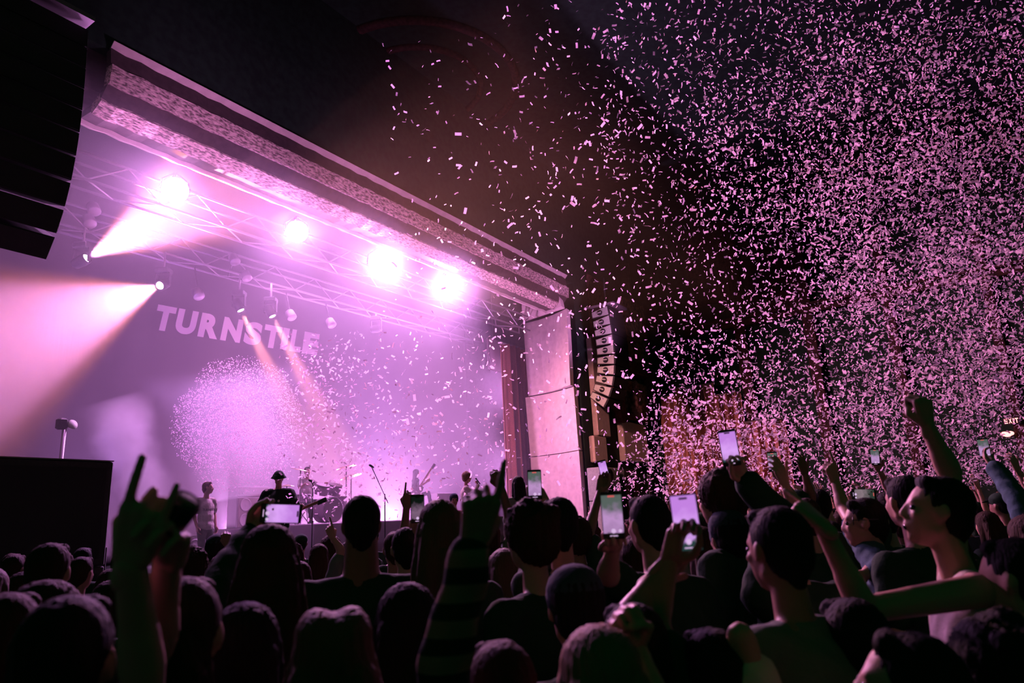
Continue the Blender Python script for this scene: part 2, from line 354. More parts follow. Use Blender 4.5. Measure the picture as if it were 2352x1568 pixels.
bd = thing('backdrop', 'tall dark cloth backdrop with bold pale slanted capital lettering', 'backdrop', P0 + V * BV, RZ)
wave_sheet(-20, 2.5, 1.4, 12.4, 0.015, 2.2).build('cloth', M_cloth, bd)
def glyph(ch, bold=0.045):
    c = bpy.data.curves.new('t', 'FONT'); c.body = ch; c.size = 1; c.offset = bold; c.extrude = 0.01; c.resolution_u = 6
    o = bpy.data.objects.new('t', c); COL.objects.link(o); dg = bpy.context.evaluated_depsgraph_get()
    me = bpy.data.meshes.new_from_object(o.evaluated_get(dg)); bpy.data.objects.remove(o); bpy.data.curves.remove(c)
    xs = [v.co.x for v in me.vertices]; ys = [v.co.y for v in me.vertices]
    for v in me.vertices: v.co.x = (v.co.x - min(xs)) / (max(xs) - min(xs) + 1e-9); v.co.y = (v.co.y - min(ys)) / (max(ys) - min(ys))
    return me
LET = [('T', 352, 396, .055), ('U', 401, 447, .06), ('R', 455, 500, .06), ('N', 507, 552, .06), ('S', 559, 598, .06), ('T', 602, 643, .055), ('I', 644, 659, .06), ('L', 665, 690, .055), ('E', 694, 729, .055)]
def xline(x): t = (x - 350) / 380.0; return 697 + 70 * t, 755 + 60 * t
for ch, xa, xb, bold in LET:
    me = glyph(ch, bold); me.name = 'letter'; me.materials.clear(); me.materials.append(M_letter)
    ta, ba = xline(xa); tb, bb = xline(xb)
    A = sv(at_v(xa, ba + 2, BV)); B = sv(at_v(xb, bb + 2, BV)); TA = sv(at_v(xa, ta, BV)); h = TA[2] - A[2]
    for v in me.vertices:
        x, y, z = v.co; s = A[0] + (B[0] - A[0]) * x + (y - .5) * h * 0.16
        v.co = (s, -0.05 + z * 0.5 - 0.0, A[2] + (B[2] - A[2]) * x + y * h)
    o = bpy.data.objects.new('letter', me); COL.objects.link(o); o.parent = bd
# wing drapes by the far jamb, a hung bright panel and a small wall box
a = sv(at_v(1166, 1000, 3.0)); b = sv(at_v(1232, 1000, 3.0))
cu = thing('stage_curtain', 'tall dull red drape hanging in folds beside the cream jamb', 'curtain', P0 + V * 3.0, RZ)
wave_sheet(a[0], b[0], 1.42, 8.6, 0.14, 0.42, 90, 4, flare=0.3).build('folds', M_curtain, cu)
MB().tube([(a[0] - .2, 0, 8.62), (b[0] + .2, 0, 8.62)], 0.04, 6).build('rail', M_metal, cu)
p = sv(at_v(1134, 815, 6.0)); t = thing('hanging_panel', 'pale rectangular panel hanging high beside the far wing drape', 'panel', W(*p), RZ)
MB().box((0, 0, 0), (0.95, 0.12, 1.5), bev=0.02).build('board', M_letter, t)
MB().tube([(-.47, -.1, .7), (-.47, -.1, -0.9)], 0.02, 6).build('side_rail', M_metal, t)
MB().tube([(0, 0, .75), (0, 0, 13 - p[2] - .0)], 0.012, 6).build('hanging_wire', M_metal, t)

# ---------------------------------------------------------------- line arrays
def line_array(name_label, top, n=10, sc=1.0):
    t = thing('line_array', name_label, 'loudspeaker', top, RZ)
    mb = MB(); mb.box((0, -0.1, 0.12), (1.2, 1.0, 0.08)); mb.tube([(0, 0, .12), (0, 0, 1.4)], .03, 6); mb.box((-.5, 0.45, 0.16), (.08, .5, .06)); mb.build('flying_frame', M_metal, t)
    ang = math.radians(-6); y, z = 0.0, 0.0; H = 0.37
    for k in range(n):
        e = t if False else None
        c = Vector((0, y - math.sin(ang) * H / 2 * -1 * 0, z)); R = Matrix.Rotation(ang, 3, 'X')
        def Q(p): return R @ Vector(p) + Vector((0, y, z))
        # trapezoid cabinet: front tall, back short
        fr, bk = -0.36, 0.36; vs = [Q((x, yy, zz)) for x in (-.62, .62) for (yy, zz) in ((fr, 0), (fr, -H), (bk, -H + .06), (bk, -.06))]
        mb = MB(); mb.add(vs, [(0, 1, 2, 3), (7, 6, 5, 4), (0, 4, 5, 1), (1, 5, 6, 2), (2, 6, 7, 3), (3, 7, 4, 0)]); cb = mb.build('cabinet', M_case, t)
        for sx in (-1, 1):
            mb = MB(); ww = [Q((sx * .635, yy, zz)) for (yy, zz) in ((fr + .03, -.02), (fr + .03, -H + .02), (bk - .03, -H + .085), (bk - .03, -.085))] + [Q((sx * .60, yy, zz)) for (yy, zz) in ((fr + .03, -.02), (fr + .03, -H + .02), (bk - .03, -H + .085), (bk - .03, -.085))]
            mb.add(ww, [(0, 1, 2, 3), (7, 6, 5, 4), (0, 4, 5, 1), (1, 5, 6, 2), (2, 6, 7, 3), (3, 7, 4, 0)])
            mb.build('side_plate', M_lgrey, cb)
        for sx in (-1, 1):
            Rr = R @ Matrix.Rotation(PI / 2, 3, 'Y')
            MB().lathe([(0.105, -.012), (0.105, 0.012)], c=Q((sx * .64, 0.0, -H / 2)), R=Rr, n=14).build('handle_cup', M_grille, cb)
        for sx in (-1, 1): MB().box(Q((sx * .655, 0.02, -H / 2 + .01)), (0.03, .16, .035), R).build('handle', M_lgrey, cb)
        mb = MB(); mb.box(Q((0, fr - .012, -H / 2)), (1.2, .025, H - .03), R); mb.build('grille', M_grille, cb)
        y2 = y; dlt = R @ Vector((0, 0, -H)); y += dlt.y; z += dlt.z
        # pivot about the front edge: shift so the backs close up
        ang += math.radians([1, 1, 2, 2.5, 3.5, 5, 7, 9, 10, 10][k % 10])
    return t
line_array('tall curved loudspeaker array beyond the far jamb, grey sides lit', at_v(1393, 716, -0.9))
p = at_v(175, 300, -1.2); s_, v_, z_ = sv(p)
line_array('tall black loudspeaker array cut by the frame, side of the near stage', W(s_ - 0.64, -0.9, 9.75))

# ---------------------------------------------------------------- far side of the hall
def vbox(x0, y0, x1, y1, v, m, name, dep=0.35, parent=None, kind=None, bev=0.03):
    """box on the plane v standing between two picture corners"""
    ym = (y0 + y1) / 2; xm = (x0 + x1) / 2; a = (sv(at_v(x0, ym, v))[0], v, sv(at_v(xm, y1, v))[2]); b = (sv(at_v(x1, ym, v))[0], v, sv(at_v(xm, y0, v))[2]); mb = MB(); mb.box(((a[0] + b[0]) / 2, v + dep / 2, (a[2] + b[2]) / 2), (abs(b[0] - a[0]), dep, abs(b[2] - a[2])), bev=bev)
    return stage_obj(mb, name, m, parent, kind)
vbox(1356, 640, 1391, 780, -0.1, M_red, 'pilaster_head', .1, parent=pro)
vbox(1366, 783, 1394, 1000, -0.2, M_cream, 'pilaster_block', .22, parent=pro)
vbox(1366, 1002, 1395, 1062, -0.2, M_cream, 'pilaster_block', .22, parent=pro)
vbox(1365, 776, 1397, 782, -0.25, M_cream, 'pilaster_moulding', .27, parent=pro)
M_rel = mat('relief_plaster', (0.42, 0.20, 0.15), 0.8, bump=1.0, scale=7, var=0.7)
vbox(1434, 972, 1487, 1060, -0.25, M_cream, 'niche_pedestal', .27, parent=pro)
vbox(1424, 880, 1436, 968, -0.4, M_red, 'niche_column', .4, parent=pro)
vbox(1502, 870, 1518, 968, -0.4, M_red, 'niche_column', .4, parent=pro)
vbox(1440, 880, 1498, 966, -0.1, M_rel, 'niche_panel', .2, parent=pro)
vbox(1450, 838, 1502, 862, -0.35, M_red, 'niche_lintel', .4, parent=pro)
# seated figure relief in the niche: one carved piece
q = sv(at_v(1466, 966, -0.4)); mb = MB(); k = 1.0
for c, r in (((0, 0, .45), (.42, .3, .45)), ((.02, 0, 1.0), (.3, .24, .4)), ((0, -.02, 1.5), (.15, .15, .19)), ((-.3, -.1, .75), (.14, .14, .35)), ((.33, -.1, .7), (.14, .14, .35))): mb.ell(c, r)
o = mb.build('statue', M_rel); tag(o, 'carved plaster figure sitting in the niche beyond the far loudspeaker array', 'statue'); o.location = W(*q); o.rotation_euler = (0, 0, RZ)
vbox(1434, 700, 1505, 835, -0.05, M_rel, 'relief_panel', .15, parent=pro, bev=.06)
# speaker stacks at the far side of the stage
def stack(x0, x1, ytop, v, label, dep=1.0, m=M_case):
    a = sv(at_v(x0, 1130, v)); b = sv(at_v(x1, ytop, v)); wd = b[0] - a[0]; H = b[2]
    t = thing('speaker_stack', label, 'loudspeaker', W((a[0] + b[0]) / 2, v, STZ if v > -2.4 else 0), RZ); z0 = STZ if v > -2.4 else 0
    n = 2; h = (H - z0) / n
    for k in range(n):
        c = MB().box((0, dep / 2, h * (k + .5)), (wd, dep, h - .02), bev=.02).build('cabinet', m, t)
        mb = MB()
        for q in (-.25, .25): mb.lathe([(h * .2, 0), (h * .2, -.02), (h * .15, .0), (.03, .02)], c=(0, -0.005, h * (k + .5) + q * h), R=Euler((PI / 2, 0, 0)).to_matrix(), n=14)
        mb.build('driver', M_grille, c)
    return t
stack(1332, 1351, 1076, 0.3, 'dark loudspeaker stack at the far stage edge under the cream jamb', .45)
stack(1384, 1421, 1074, -0.9, 'pale grey loudspeaker stack with round drivers under the pilaster', .55, m=M_lgrey)
stack(1438, 1464, 1078, -0.9, 'black loudspeaker stack beside the pale grey stack', .3)
# side wall pieces: pilasters, cornice, panels, lit drapes
def wall_s(s): return 5.8
def sbox(x0, y0, x1, y1, m, name, dep=0.3, parent=None, sp=5.8, bev=.03):
    ym = (y0 + y1) / 2; xm = (x0 + x1) / 2; a = (sp, sv(at_s(x0, ym, sp))[1], sv(at_s(xm, y1, sp))[2]); b = (sp, sv(at_s(x1, ym, sp))[1], sv(at_s(xm, y0, sp))[2]); mb = MB(); mb.box((sp - dep / 2, (a[1] + b[1]) / 2, (a[2] + b[2]) / 2), (dep, abs(b[1] - a[1]), abs(b[2] - a[2])), bev=bev)
    return stage_obj(mb, name, m, parent)
sbox(1578, 520, 1690, 700, M_hred, 'wall_panel', parent=wf)
sbox(1712, 540, 1830, 735, M_hred, 'wall_panel', parent=wf)
for x in (1700, 1860, 2050, 2290): sbox(x, 520, x + 26, 1120, M_hred, 'pilaster', .35, wf)
for v0 in (-6.5, -15.5, -24.5): MB_ = MB(); MB_.box((5.65, v0, 9.4), (.5, 9, .25)); MB_.box((5.6, v0, 9.62), (.6, 9, .12)); stage_obj(MB_, 'cornice', M_hred, wf)
M_drape = mat('salmon_drape', (0.50, 0.22, 0.16), 0.9, var=0.1)
for (x0, x1, yt) in ((1532, 1575, 905), (1580, 1640, 880), (1645, 1700, 900), (1732, 1800, 960)):
    a = sv(at_s(x0, 1135, 5.2)); b = sv(at_s(x1, yt, 5.2)); lo, hi = min(a[1], b[1]), max(a[1], b[1])
    t = thing('wall_drape', {1532: 'leftmost of the salmon drapes on the side wall, by the stage', 1580: 'widest-set salmon drape behind the highest bright phone', 1645: 'narrow salmon drape right of the highest bright phone', 1732: 'lowest and farthest right of the salmon drapes'}[x0], 'curtain', P0 + D * 5.2, RZ, 'salmon drapes on the side wall')
    mb = wave_sheet(lo, hi, 0.3, b[2], 0.17, 0.42, 110, 2, seed=x0 * .1); mb.v = [(y, x, z) for x, y, z in mb.v]; mb.f = [tuple(reversed(f)) for f in mb.f]; mb.build('folds', M_drape, t)
    MB().tube([(0, lo, b[2]), (0, hi, b[2])], 0.05, 6).build('rail', M_metal, t)
# exit sign
M_exit = mat('exit_letters', (1, .3, .25), 0.5, emit=(1.0, 0.28, 0.26), estr=3.0)
p = at_s(2324, 966, 5.3); t = thing('exit_sign', 'small red lit exit sign on the side wall at the frame\'s edge', 'sign', p, RZ - PI / 2); t.scale = (.62, .62, .62)
MB().box((0, .06, 0), (0.80, .1, .38), bev=.02).build('box', M_case, t)
MB().tube([(0, .06, .19), (0, .3, .6)], .02, 6).build('bracket', M_metal, t)
x = -0.34
for ch in 'EXIT':
    me = glyph(ch, .03); me.name = 'letter'; me.materials.clear(); me.materials.append(M_exit); ww = .15 if ch != 'I' else .05
    for v in me.vertices: v.co = (x + v.co.x * ww, -0.003 - .01 * (v.co.z + .01), -.13 + v.co.y * .26)
    x += ww + .045; o = bpy.data.objects.new('letter', me); COL.objects.link(o); o.parent = t
p = at_s(2314, 997, 5.3); t = thing('red_lamp', 'small red glowing lamp below the exit sign', 'lamp', p, RZ - PI / 2); t.scale = (.7, .7, .7)
MB().ell((-.12, 0, .03), (.16, .08, .11)).ell((.12, 0, .03), (.16, .08, .11)).ell((0, 0, -.04), (.16, .07, .09)).build('globe', M_exit, t)
MB().tube([(0, 0, 0), (0, .5, 0)], .03, 6).build('bracket', M_case, t)

# big black cabinet stack at the near stage wing, lamp stand behind it
t = thing('monitor_cabinet', 'huge black cabinet stack at the near stage wing with a thin lit top edge', 'loudspeaker', W(-18.2, -1.5, 0), RZ)
a = sv(at_v(262, 1060, -1.5)); H = a[2]; sx = a[0] + 18.2
for k in range(2):
    c = MB().box((sx - 1.5, .6, H * (k + .5) / 2), (3.0, 1.2, H / 2 - .01), bev=.015).build('cabinet', M_case, t)
    MB().box((sx - 1.5, -.012, H * (k + .5) / 2), (2.8, .02, H / 2 - .2)).build('grille', M_grille, c)
MB().box((sx - 1.5, .6, H + .008), (3.0, 1.2, .016)).build('lid', mat('cabinet_lit_edge', (.2, .17, .16), .5), t)  # paler slab on top puts the lit edge into its colour
MB().box((sx + .06, .5, .85), (.12, .6, 1.7), bev=.01).build('side_case', M_case, t)
p = at_v(140, 1056, 0.8); t = thing('lamp_stand', 'dim lamp on a thin stand rising behind the huge black cabinet', 'lamp', W(sv(p)[0], .8, STZ), RZ); h = p.z - STZ
MB().tube([(0, 0, 0), (0, 0, h + .65)], .035, 8).build('pole', M_metal, t)
MB().tube([(-.35, 0, 0), (0, 0, .5), (.35, 0, 0)], .02, 6).tube([(0, .35, 0), (0, 0, .5)], .02, 6).build('tripod', M_metal, t)
MB().box((-.05, 0, h + .6), (.16, .14, .2), bev=.03).build('clamp_box', M_case, t)
MB().lathe([(.05, -.08), (.085, 0), (.075, .015)], c=(.1, -.06, h + .6), R=Euler((1.2, .6, 0)).to_matrix()).build('lamp_head', M_lgrey, t)
mb = MB(); mb.tube([(0, 0, 0), (0, 0, 2.2)], .03, 6); mb.tube([(.3, 0, 0), (.3, 0, 2.2)], .03, 6)
for k in range(9): mb.tube([(0, 0, k * .24), (.3, 0, k * .24 + .12)], .014, 5)

# ---------------------------------------------------------------- haze
def haze_mat(name, dens, col, aniso):
    m = bpy.data.materials.new(name); m.use_nodes = True; nt = m.node_tree; nt.nodes.clear()
    o = nt.nodes.new('ShaderNodeOutputMaterial'); s = nt.nodes.new('ShaderNodeVolumeScatter')
    s.inputs['Density'].default_value = dens; s.inputs['Color'].default_value = (*col, 1); s.inputs['Anisotropy'].default_value = aniso
    nt.links.new(s.outputs[0], o.inputs['Volume']); return m
mb = MB(); mb.box((-10.5, 4.35, 6.9), (26.0, 9.7, 10.9)); hz = stage_obj(mb, 'haze', haze_mat('stage_haze', 0.020, (1, .92, .98), 0.45))
tag(hz, 'thin lilac haze filling the stage house and the air before it', 'haze', kind='stuff')
mb = MB(); mb.box((-7.0, -3.6, 10.9), (16.0, 6.0, 6.0)); h2 = stage_obj(mb, 'haze', haze_mat('hall_haze', 0.0035, (1, .80, .36), 0.2))
tag(h2, 'faint brown haze drifting above the cornice in front of the stage', 'haze', kind='stuff')
def plume(name, label, a, b, ra, rb, dens, scale=1.2, col=(1, 1, 1)):
    """smoke: a cone domain with noisy density falling off from its axis"""
    a, b = Vector(a), Vector(b); L = (b - a).length; R = (b - a).to_track_quat('Z', 'Y').to_matrix()
    mb = MB(); mb.lathe([(ra * 1.8, -.1), (max(ra, rb) * 2, L * .6), (rb * 2, L * .95), (rb * 1.2, L * 1.12)], n=20)
    m = bpy.data.materials.new(name); m.use_nodes = True; nt = m.node_tree; nt.nodes.clear(); N = nt.nodes.new; K = nt.links.new
    o = N('ShaderNodeOutputMaterial'); s = N('ShaderNodeVolumeScatter'); s.inputs['Color'].default_value = (*col, 1); s.inputs['Anisotropy'].default_value = 0.2
    tc = N('ShaderNodeTexCoord'); sp = N('ShaderNodeSeparateXYZ'); K(tc.outputs['Object'], sp.inputs[0])
    def M(op, x, y=None, cl=False):
        n = N('ShaderNodeMath'); n.operation = op; n.use_clamp = cl
        for i, q in enumerate((x, y)):
            if q is None: continue
            if isinstance(q, (int, float)): n.inputs[i].default_value = q
            else: K(q, n.inputs[i])
        return n.outputs[0]
    nz = N('ShaderNodeTexNoise'); nz.inputs['Scale'].default_value = scale; nz.inputs['Detail'].default_value = 4; K(tc.outputs['Object'], nz.inputs['Vector'])
    r = M('SQRT', M('ADD', M('POWER', sp.outputs[0], 2.0), M('POWER', sp.outputs[1], 2.0)))
    rad = M('ADD', M('MULTIPLY', sp.outputs[2], (rb - ra) / L), ra)
    q = M('SUBTRACT', 1.0, M('DIVIDE', r, rad)); q = M('ADD', q, M('MULTIPLY', M('SUBTRACT', nz.outputs[0], .5), 1.3)); q = M('MULTIPLY', q, 1.2, True); q = M('POWER', q, 1.6)
    e = M('MULTIPLY', M('SUBTRACT', L * 1.05, sp.outputs[2]), 1.5, True); q = M('MULTIPLY', q, e)
    K(M('MULTIPLY', q, dens), s.inputs['Density']); K(s.outputs[0], o.inputs['Volume'])
    ob = mb.build(name, m); ob.matrix_world = Matrix.Translation(a) @ R.to_4x4(); tag(ob, label, 'smoke', kind='stuff'); return ob
plume('smoke_plume', 'dense smoke jet shooting up from the near stage floor beside the black cabinets', at_v(350, 1190, 1.6), at_v(265, 925, 1.6), .5, .75, 2.2)
plume('smoke_cloud', 'soft pale smoke cloud hanging inside the confetti burst', at_v(560, 1130, 2.6), at_v(535, 860, 2.6), 1.35, 1.9, .55, .7)

# ---------------------------------------------------------------- confetti
nr = np.random.RandomState(5)
M_conf = mat('confetti_paper', (0.86, 0.64, 0.74), 0.6, spec=0.2)
_nt = M_conf.node_tree; _tr = _nt.nodes.new('ShaderNodeBsdfTranslucent'); _tr.inputs[0].default_value = (.86, .64, .74, 1); _mx = _nt.nodes.new('ShaderNodeMixShader'); _mx.inputs[0].default_value = 0.5
_nt.links.new(_nt.nodes['Principled BSDF'].outputs[0], _mx.inputs[1]); _nt.links.new(_tr.outputs[0], _mx.inputs[2]); _nt.links.new(_mx.outputs[0], _nt.nodes['Material Output'].inputs[0])
FV, RV, UV_ = np.array(_f), np.array(_r), np.array(_u); CV = np.array(CAM)
def rays(x, y): return FV[None] + (RV[None] * (x[:, None] - 1176) - UV_[None] * (y[:, None] - 784)) / FPX
def cloud_pixels(n, dens, x0, x1, y0, y1):
    xs = []; ys = []; c = 0
    while c < n:
        x = nr.uniform(x0, x1, n * 3); y = nr.uniform(y0, y1, n * 3); k = nr.uniform(0, 1, n * 3) < dens(x, y); xs.append(x[k]); ys.append(y[k]); c += k.sum()
    return np.concatenate(xs)[:n], np.concatenate(ys)[:n]
def sm(t): t = np.clip(t, 0, 1); return t * t * (3 - 2 * t)
def d_right(x, y):
    """the thick fall on the right: thinner to the left and towards the top"""
    edge = 1500 - 90 * np.sin(y / 170.0)
    a = sm((x - edge) / 620.0); b = sm((y + 260) / 900.0)
    core = np.exp(-((x - 1640) / 170.0) ** 2 - ((y - 1040) / 190.0) ** 2)
    clump = 0.75 + 0.25 * np.sin(x / 61.0 + y / 97.0) * np.sin(x / 113.0 - y / 71.0)
    return np.clip((0.07 + 0.93 * a * b + 0.9 * core) * clump, 0, 1) * (x > edge - 80) * (1 - .9 * np.exp(-((x - 2322) / 26.0) ** 2 - ((y - 980) / 30.0) ** 2))
def d_mid(x, y):
    a = sm((x - 850 - 0.25 * (300 - y)) / 520.0); return np.clip(0.08 + .9 * a, 0, 1) * (y > 0.62 * (1180 - x)) * (y < 1130)
def d_stage(x, y):
    c = np.exp(-((x - 760) / 95.0) ** 2 - ((y - 860) / 80.0) ** 2) + .75 * np.exp(-((x - 800) / 170.0) ** 2 - ((y - 1050) / 110.0) ** 2) + .15
    return np.clip(c, 0, 1) * (x - 640 > (790 - y) * 1.2)
GR = []   # (points, length)
x, y = cloud_pixels(32000, d_right, 1380, 2420, -60, 1180); dep = 5.5 + 10.5 * nr.beta(1.7, 1.9, len(x)); GR.append((rays(x, y) * dep[:, None] + CV, nr.uniform(.034, .052, len(x))))
x, y = cloud_pixels(1500, d_mid, 880, 1640, 0, 1150); dep = nr.uniform(8, 19, len(x)); GR.append((rays(x, y) * dep[:, None] + CV, nr.uniform(.055, .085, len(x))))
x, y = cloud_pixels(1500, d_stage, 640, 1180, 760, 1220); dep = nr.uniform(9, 15.5, len(x)); GR.append((rays(x, y) * dep[:, None] + CV, nr.uniform(.045, .065, len(x))))
# the burst: a ball of fine confetti just shot from a cannon on the stage
n = 14000; c = np.array(at_v(548, 975, 1.2)); g = nr.normal(size=(n, 3)); g /= np.linalg.norm(g, axis=1)[:, None]; rad = nr.uniform(0, 1, n) ** 0.42
rad *= 1 + .08 * np.sin(g[:, 0] * 7) * np.cos(g[:, 2] * 5)
pts = c + g * rad[:, None] * np.array([1.32, 1.32, 1.5]); GR.append((pts, nr.uniform(.020, .030, n)))
# a loose arc of pieces high over the cornice
ax = [897, 890, 895, 902, 911, 921, 931, 947, 960, 974, 983, 1004, 963, 989, 1006, 1025, 905, 915, 1091, 880]; ay = [118, 140, 155, 198, 216, 240, 257, 279, 288, 297, 299, 258, 95, 117, 258, 281, 248, 262, 188, 103]
x = np.array(ax, float); y = np.array(ay, float); dep = nr.uniform(9, 11, len(x)); GR.append((rays(x, y) * dep[:, None] + CV, nr.uniform(.05, .065, len(x))))
P_ = np.concatenate([a for a, b in GR]); L_ = np.concatenate([b for a, b in GR])
# the places where people and phones stand close by stay free of paper
dist = np.linalg.norm(P_ - CV, axis=1); px_len = L_ / dist; keep = P_[:, 2] > 1.9
P_, L_, px_len = P_[keep], L_[keep], px_len[keep]
order = np.argsort(-px_len); P_, L_ = P_[order], L_[order]
def rot_rand(n):
    q = nr.normal(size=(n, 4)); q /= np.linalg.norm(q, axis=1)[:, None]; w_, x_, y_, z_ = q.T
    return np.stack([np.stack([1 - 2 * (y_ ** 2 + z_ ** 2), 2 * (x_ * y_ - z_ * w_), 2 * (x_ * z_ + y_ * w_)], -1), np.stack([2 * (x_ * y_ + z_ * w_), 1 - 2 * (x_ ** 2 + z_ ** 2), 2 * (y_ * z_ - x_ * w_)], -1), np.stack([2 * (x_ * z_ - y_ * w_), 2 * (y_ * z_ + x_ * w_), 1 - 2 * (x_ ** 2 + y_ ** 2)], -1)], 1)
base = np.array([[-.5, -.21, 0], [0, -.21, .07], [.5, -.21, 0], [-.5, .21, 0], [0, .21, .07], [.5, .21, 0]])
NI = 300
me1 = bpy.data.meshes.new('confetti_piece'); me1.from_pydata([tuple(v) for v in base], [], [(0, 1, 4, 3), (1, 2, 5, 4)]); me1.materials.append(M_conf)
for i in range(NI):
    o = bpy.data.objects.new('confetti_piece', me1); COL.objects.link(o); o.location = P_[i]; o.scale = [L_[i]] * 3
    o.rotation_euler = (rnd.uniform(0, 6.28), rnd.uniform(0, 6.28), rnd.uniform(0, 6.28))
    tag(o, 'small pale paper rectangle tumbling through the air over the crowd', 'confetti', 'loose confetti pieces in the air')
R_ = rot_rand(len(P_) - NI); vv = np.einsum('nij,kj->nki', R_, base) * L_[NI:, None, None] + P_[NI:, None, :]; nn = len(vv)
ff = (np.arange(nn)[:, None, None] * 6 + np.array([[0, 1, 4, 3], [1, 2, 5, 4]])[None]).reshape(-1)
me = bpy.data.meshes.new('confetti'); me.vertices.add(nn * 6); me.vertices.foreach_set('co', vv.reshape(-1)); me.loops.add(nn * 8); me.loops.foreach_set('vertex_index', ff.astype(np.int32))
me.polygons.add(nn * 2); me.polygons.foreach_set('loop_start', np.arange(nn * 2, dtype=np.int32) * 4); me.update(calc_edges=True); me.validate(); me.materials.append(M_conf)
o = bpy.data.objects.new('confetti', me); COL.objects.link(o); tag(o, 'dense fall of small pale paper confetti filling the air over hall and stage', 'confetti', kind='stuff')

# ---------------------------------------------------------------- people: bodies grown as one surface
PEND = []
def organic(mb, name, m, parent, voxel, it=3, post=None):
    o = mb.build(name, m, parent); r = o.modifiers.new('r', 'REMESH'); r.mode = 'VOXEL'; r.voxel_size = voxel; r.use_smooth_shade = True
    s = o.modifiers.new('s', 'SMOOTH'); s.factor = 0.5; s.iterations = it; PEND.append((o, post)); return o
def flush():
    dg = bpy.context.evaluated_depsgraph_get(); dg.update(); out = []
    for o, post in PEND: out.append(bpy.data.meshes.new_from_object(o.evaluated_get(dg)))
    for (o, post), me in zip(PEND, out):
        nm = o.name.split('.')[0]; o.modifiers.clear(); old = o.data; me.name = nm; mt = list(old.materials); o.data = me; bpy.data.meshes.remove(old)
        if not me.materials and mt: me.materials.append(mt[0])
        me.polygons.foreach_set('use_smooth', [True] * len(me.polygons))
        if post: post(me)
    PEND.clear()
def join_into(o, other):
    """merge other's mesh into o (same parent frame)"""
    bm = bmesh.new(); bm.from_mesh(o.data); bm.from_mesh(other.data); bm.to_mesh(o.data); bm.free(); me = other.data; bpy.data.objects.remove(other); bpy.data.meshes.remove(me)
def strands(hz, amp, curl=False):
    def f(me):
        n = len(me.vertices); co = np.zeros(n * 3); no = np.zeros(n * 3); me.vertices.foreach_get('co', co); me.vertices.foreach_get('normal', no); co = co.reshape(-1, 3); no = no.reshape(-1, 3)
        x, y, z = co.T; th = np.arctan2(x, -y - 0.02)
        if curl: d = np.sin(x * 190 + 3 * np.sin(z * 90)) * np.sin(y * 170 + 1) * np.sin(z * 180 + 2 * np.sin(x * 60)) + .5 * np.sin(x * 333) * np.sin(z * 301) * np.sin(y * 290)
        else: d = .6 * np.sin(th * 23 + 2.2 * np.sin(z * 9)) + .5 * np.sin(th * 51 + 3 * np.sin(z * 13 + 1)) + .3 * np.sin(th * 97 + z * 20)
        co += no * (d * amp)[:, None]; me.vertices.foreach_set('co', co.reshape(-1)); me.update()
    return f
def frame_of(z, y):
    z = Vector(z).normalized(); y = Vector(y); y = (y - z * y.dot(z)).normalized(); return z, y
FK = {'open': [(6, 8, 5)] * 4, 'relax': [(18, 28, 18), (24, 32, 20), (30, 36, 22), (34, 40, 24)], 'fist': [(72, 98, 62)] * 4,
      'point': [(4, 5, 4), (72, 98, 62), (76, 98, 62), (78, 98, 62)], 'horns': [(4, 5, 4), (76, 98, 62), (78, 98, 62), (4, 6, 4)],
      'claw': [(10, 42, 30), (14, 46, 34), (12, 50, 34), (8, 44, 30)], 'grip': [(30, 62, 40), (32, 60, 40), (34, 60, 40), (36, 58, 38)]}
def hand(mb, wrist, dirn, palm, right, kind='open', k=1.0):
    Z, Y = frame_of(dirn, palm); X = Z.cross(Y) * (1 if right else -1); w = Vector(wrist)
    def P(x, y, z): return w + (X * x + Y * y + Z * z) * k
    xs = (.029, .010, -.010, -.028); zs = (.088, .093, .087, .077); ln = ((.041, .025, .019), (.045, .029, .02), (.041, .027, .019), (.032, .02, .017)); rr = (.0092, .0096, .0092, .0082)
    mb.cap(P(0, 0, -.03), .026 * k, P(0, 0, .012), .025 * k, sq=.8, ax=X)
    for i in range(4):
        mb.cap(P(xs[i] * .55, 0, .01), .017 * k, P(xs[i], 0, zs[i]), .0125 * k)
    mb.cap(P(.0, .006, .03), .022 * k, P(-.005, .006, .07), .018 * k)
    for i in range(4):
        spl = (.11, .03, -.05, -.13)[i] * (1.0 if kind in ('open', 'claw') else .35); p = Vector((xs[i], 0, zs[i])); a = 0.0
        for j in range(3):
            a += math.radians(FK[kind][i][j]); q = p + Vector((spl, math.sin(a), math.cos(a))).normalized() * ln[i][j]
            mb.cap(P(*p), (rr[i] - j * .0007) * k, P(*q), (rr[i] - (j + 1) * .0007) * k); p = q
    if kind in ('fist', 'point', 'horns'): tp = [(.022, .008, .02), (.042, .028, .045), (.026, .046, .066), (.004, .050, .070)]
    elif kind == 'grip': tp = [(.022, .006, .02), (.045, .024, .05), (.046, .04, .082), (.036, .046, .105)]
    else: tp = [(.022, .006, .02), (.05, .018, .045), (.068, .022, .072), (.078, .022, .094)]
    for a, b, r0, r1 in zip(tp, tp[1:], (.0165, .0125, .011), (.0125, .011, .0095)): mb.cap(P(*a), r0 * k, P(*b), r1 * k)
SKIN = [mat('skin_light', (0.46, 0.25, 0.19), 0.55, spec=.3, bump=.05, scale=90), mat('skin_tan', (0.30, 0.15, 0.11), 0.55, spec=.3, bump=.05, scale=90), mat('skin_brown', (0.17, 0.09, 0.06), 0.5, spec=.35, bump=.05, scale=90)]
def fab(name, c, **kw): return mat(name, c, 0.92, bump=.35, scale=26, spec=.15, **kw)
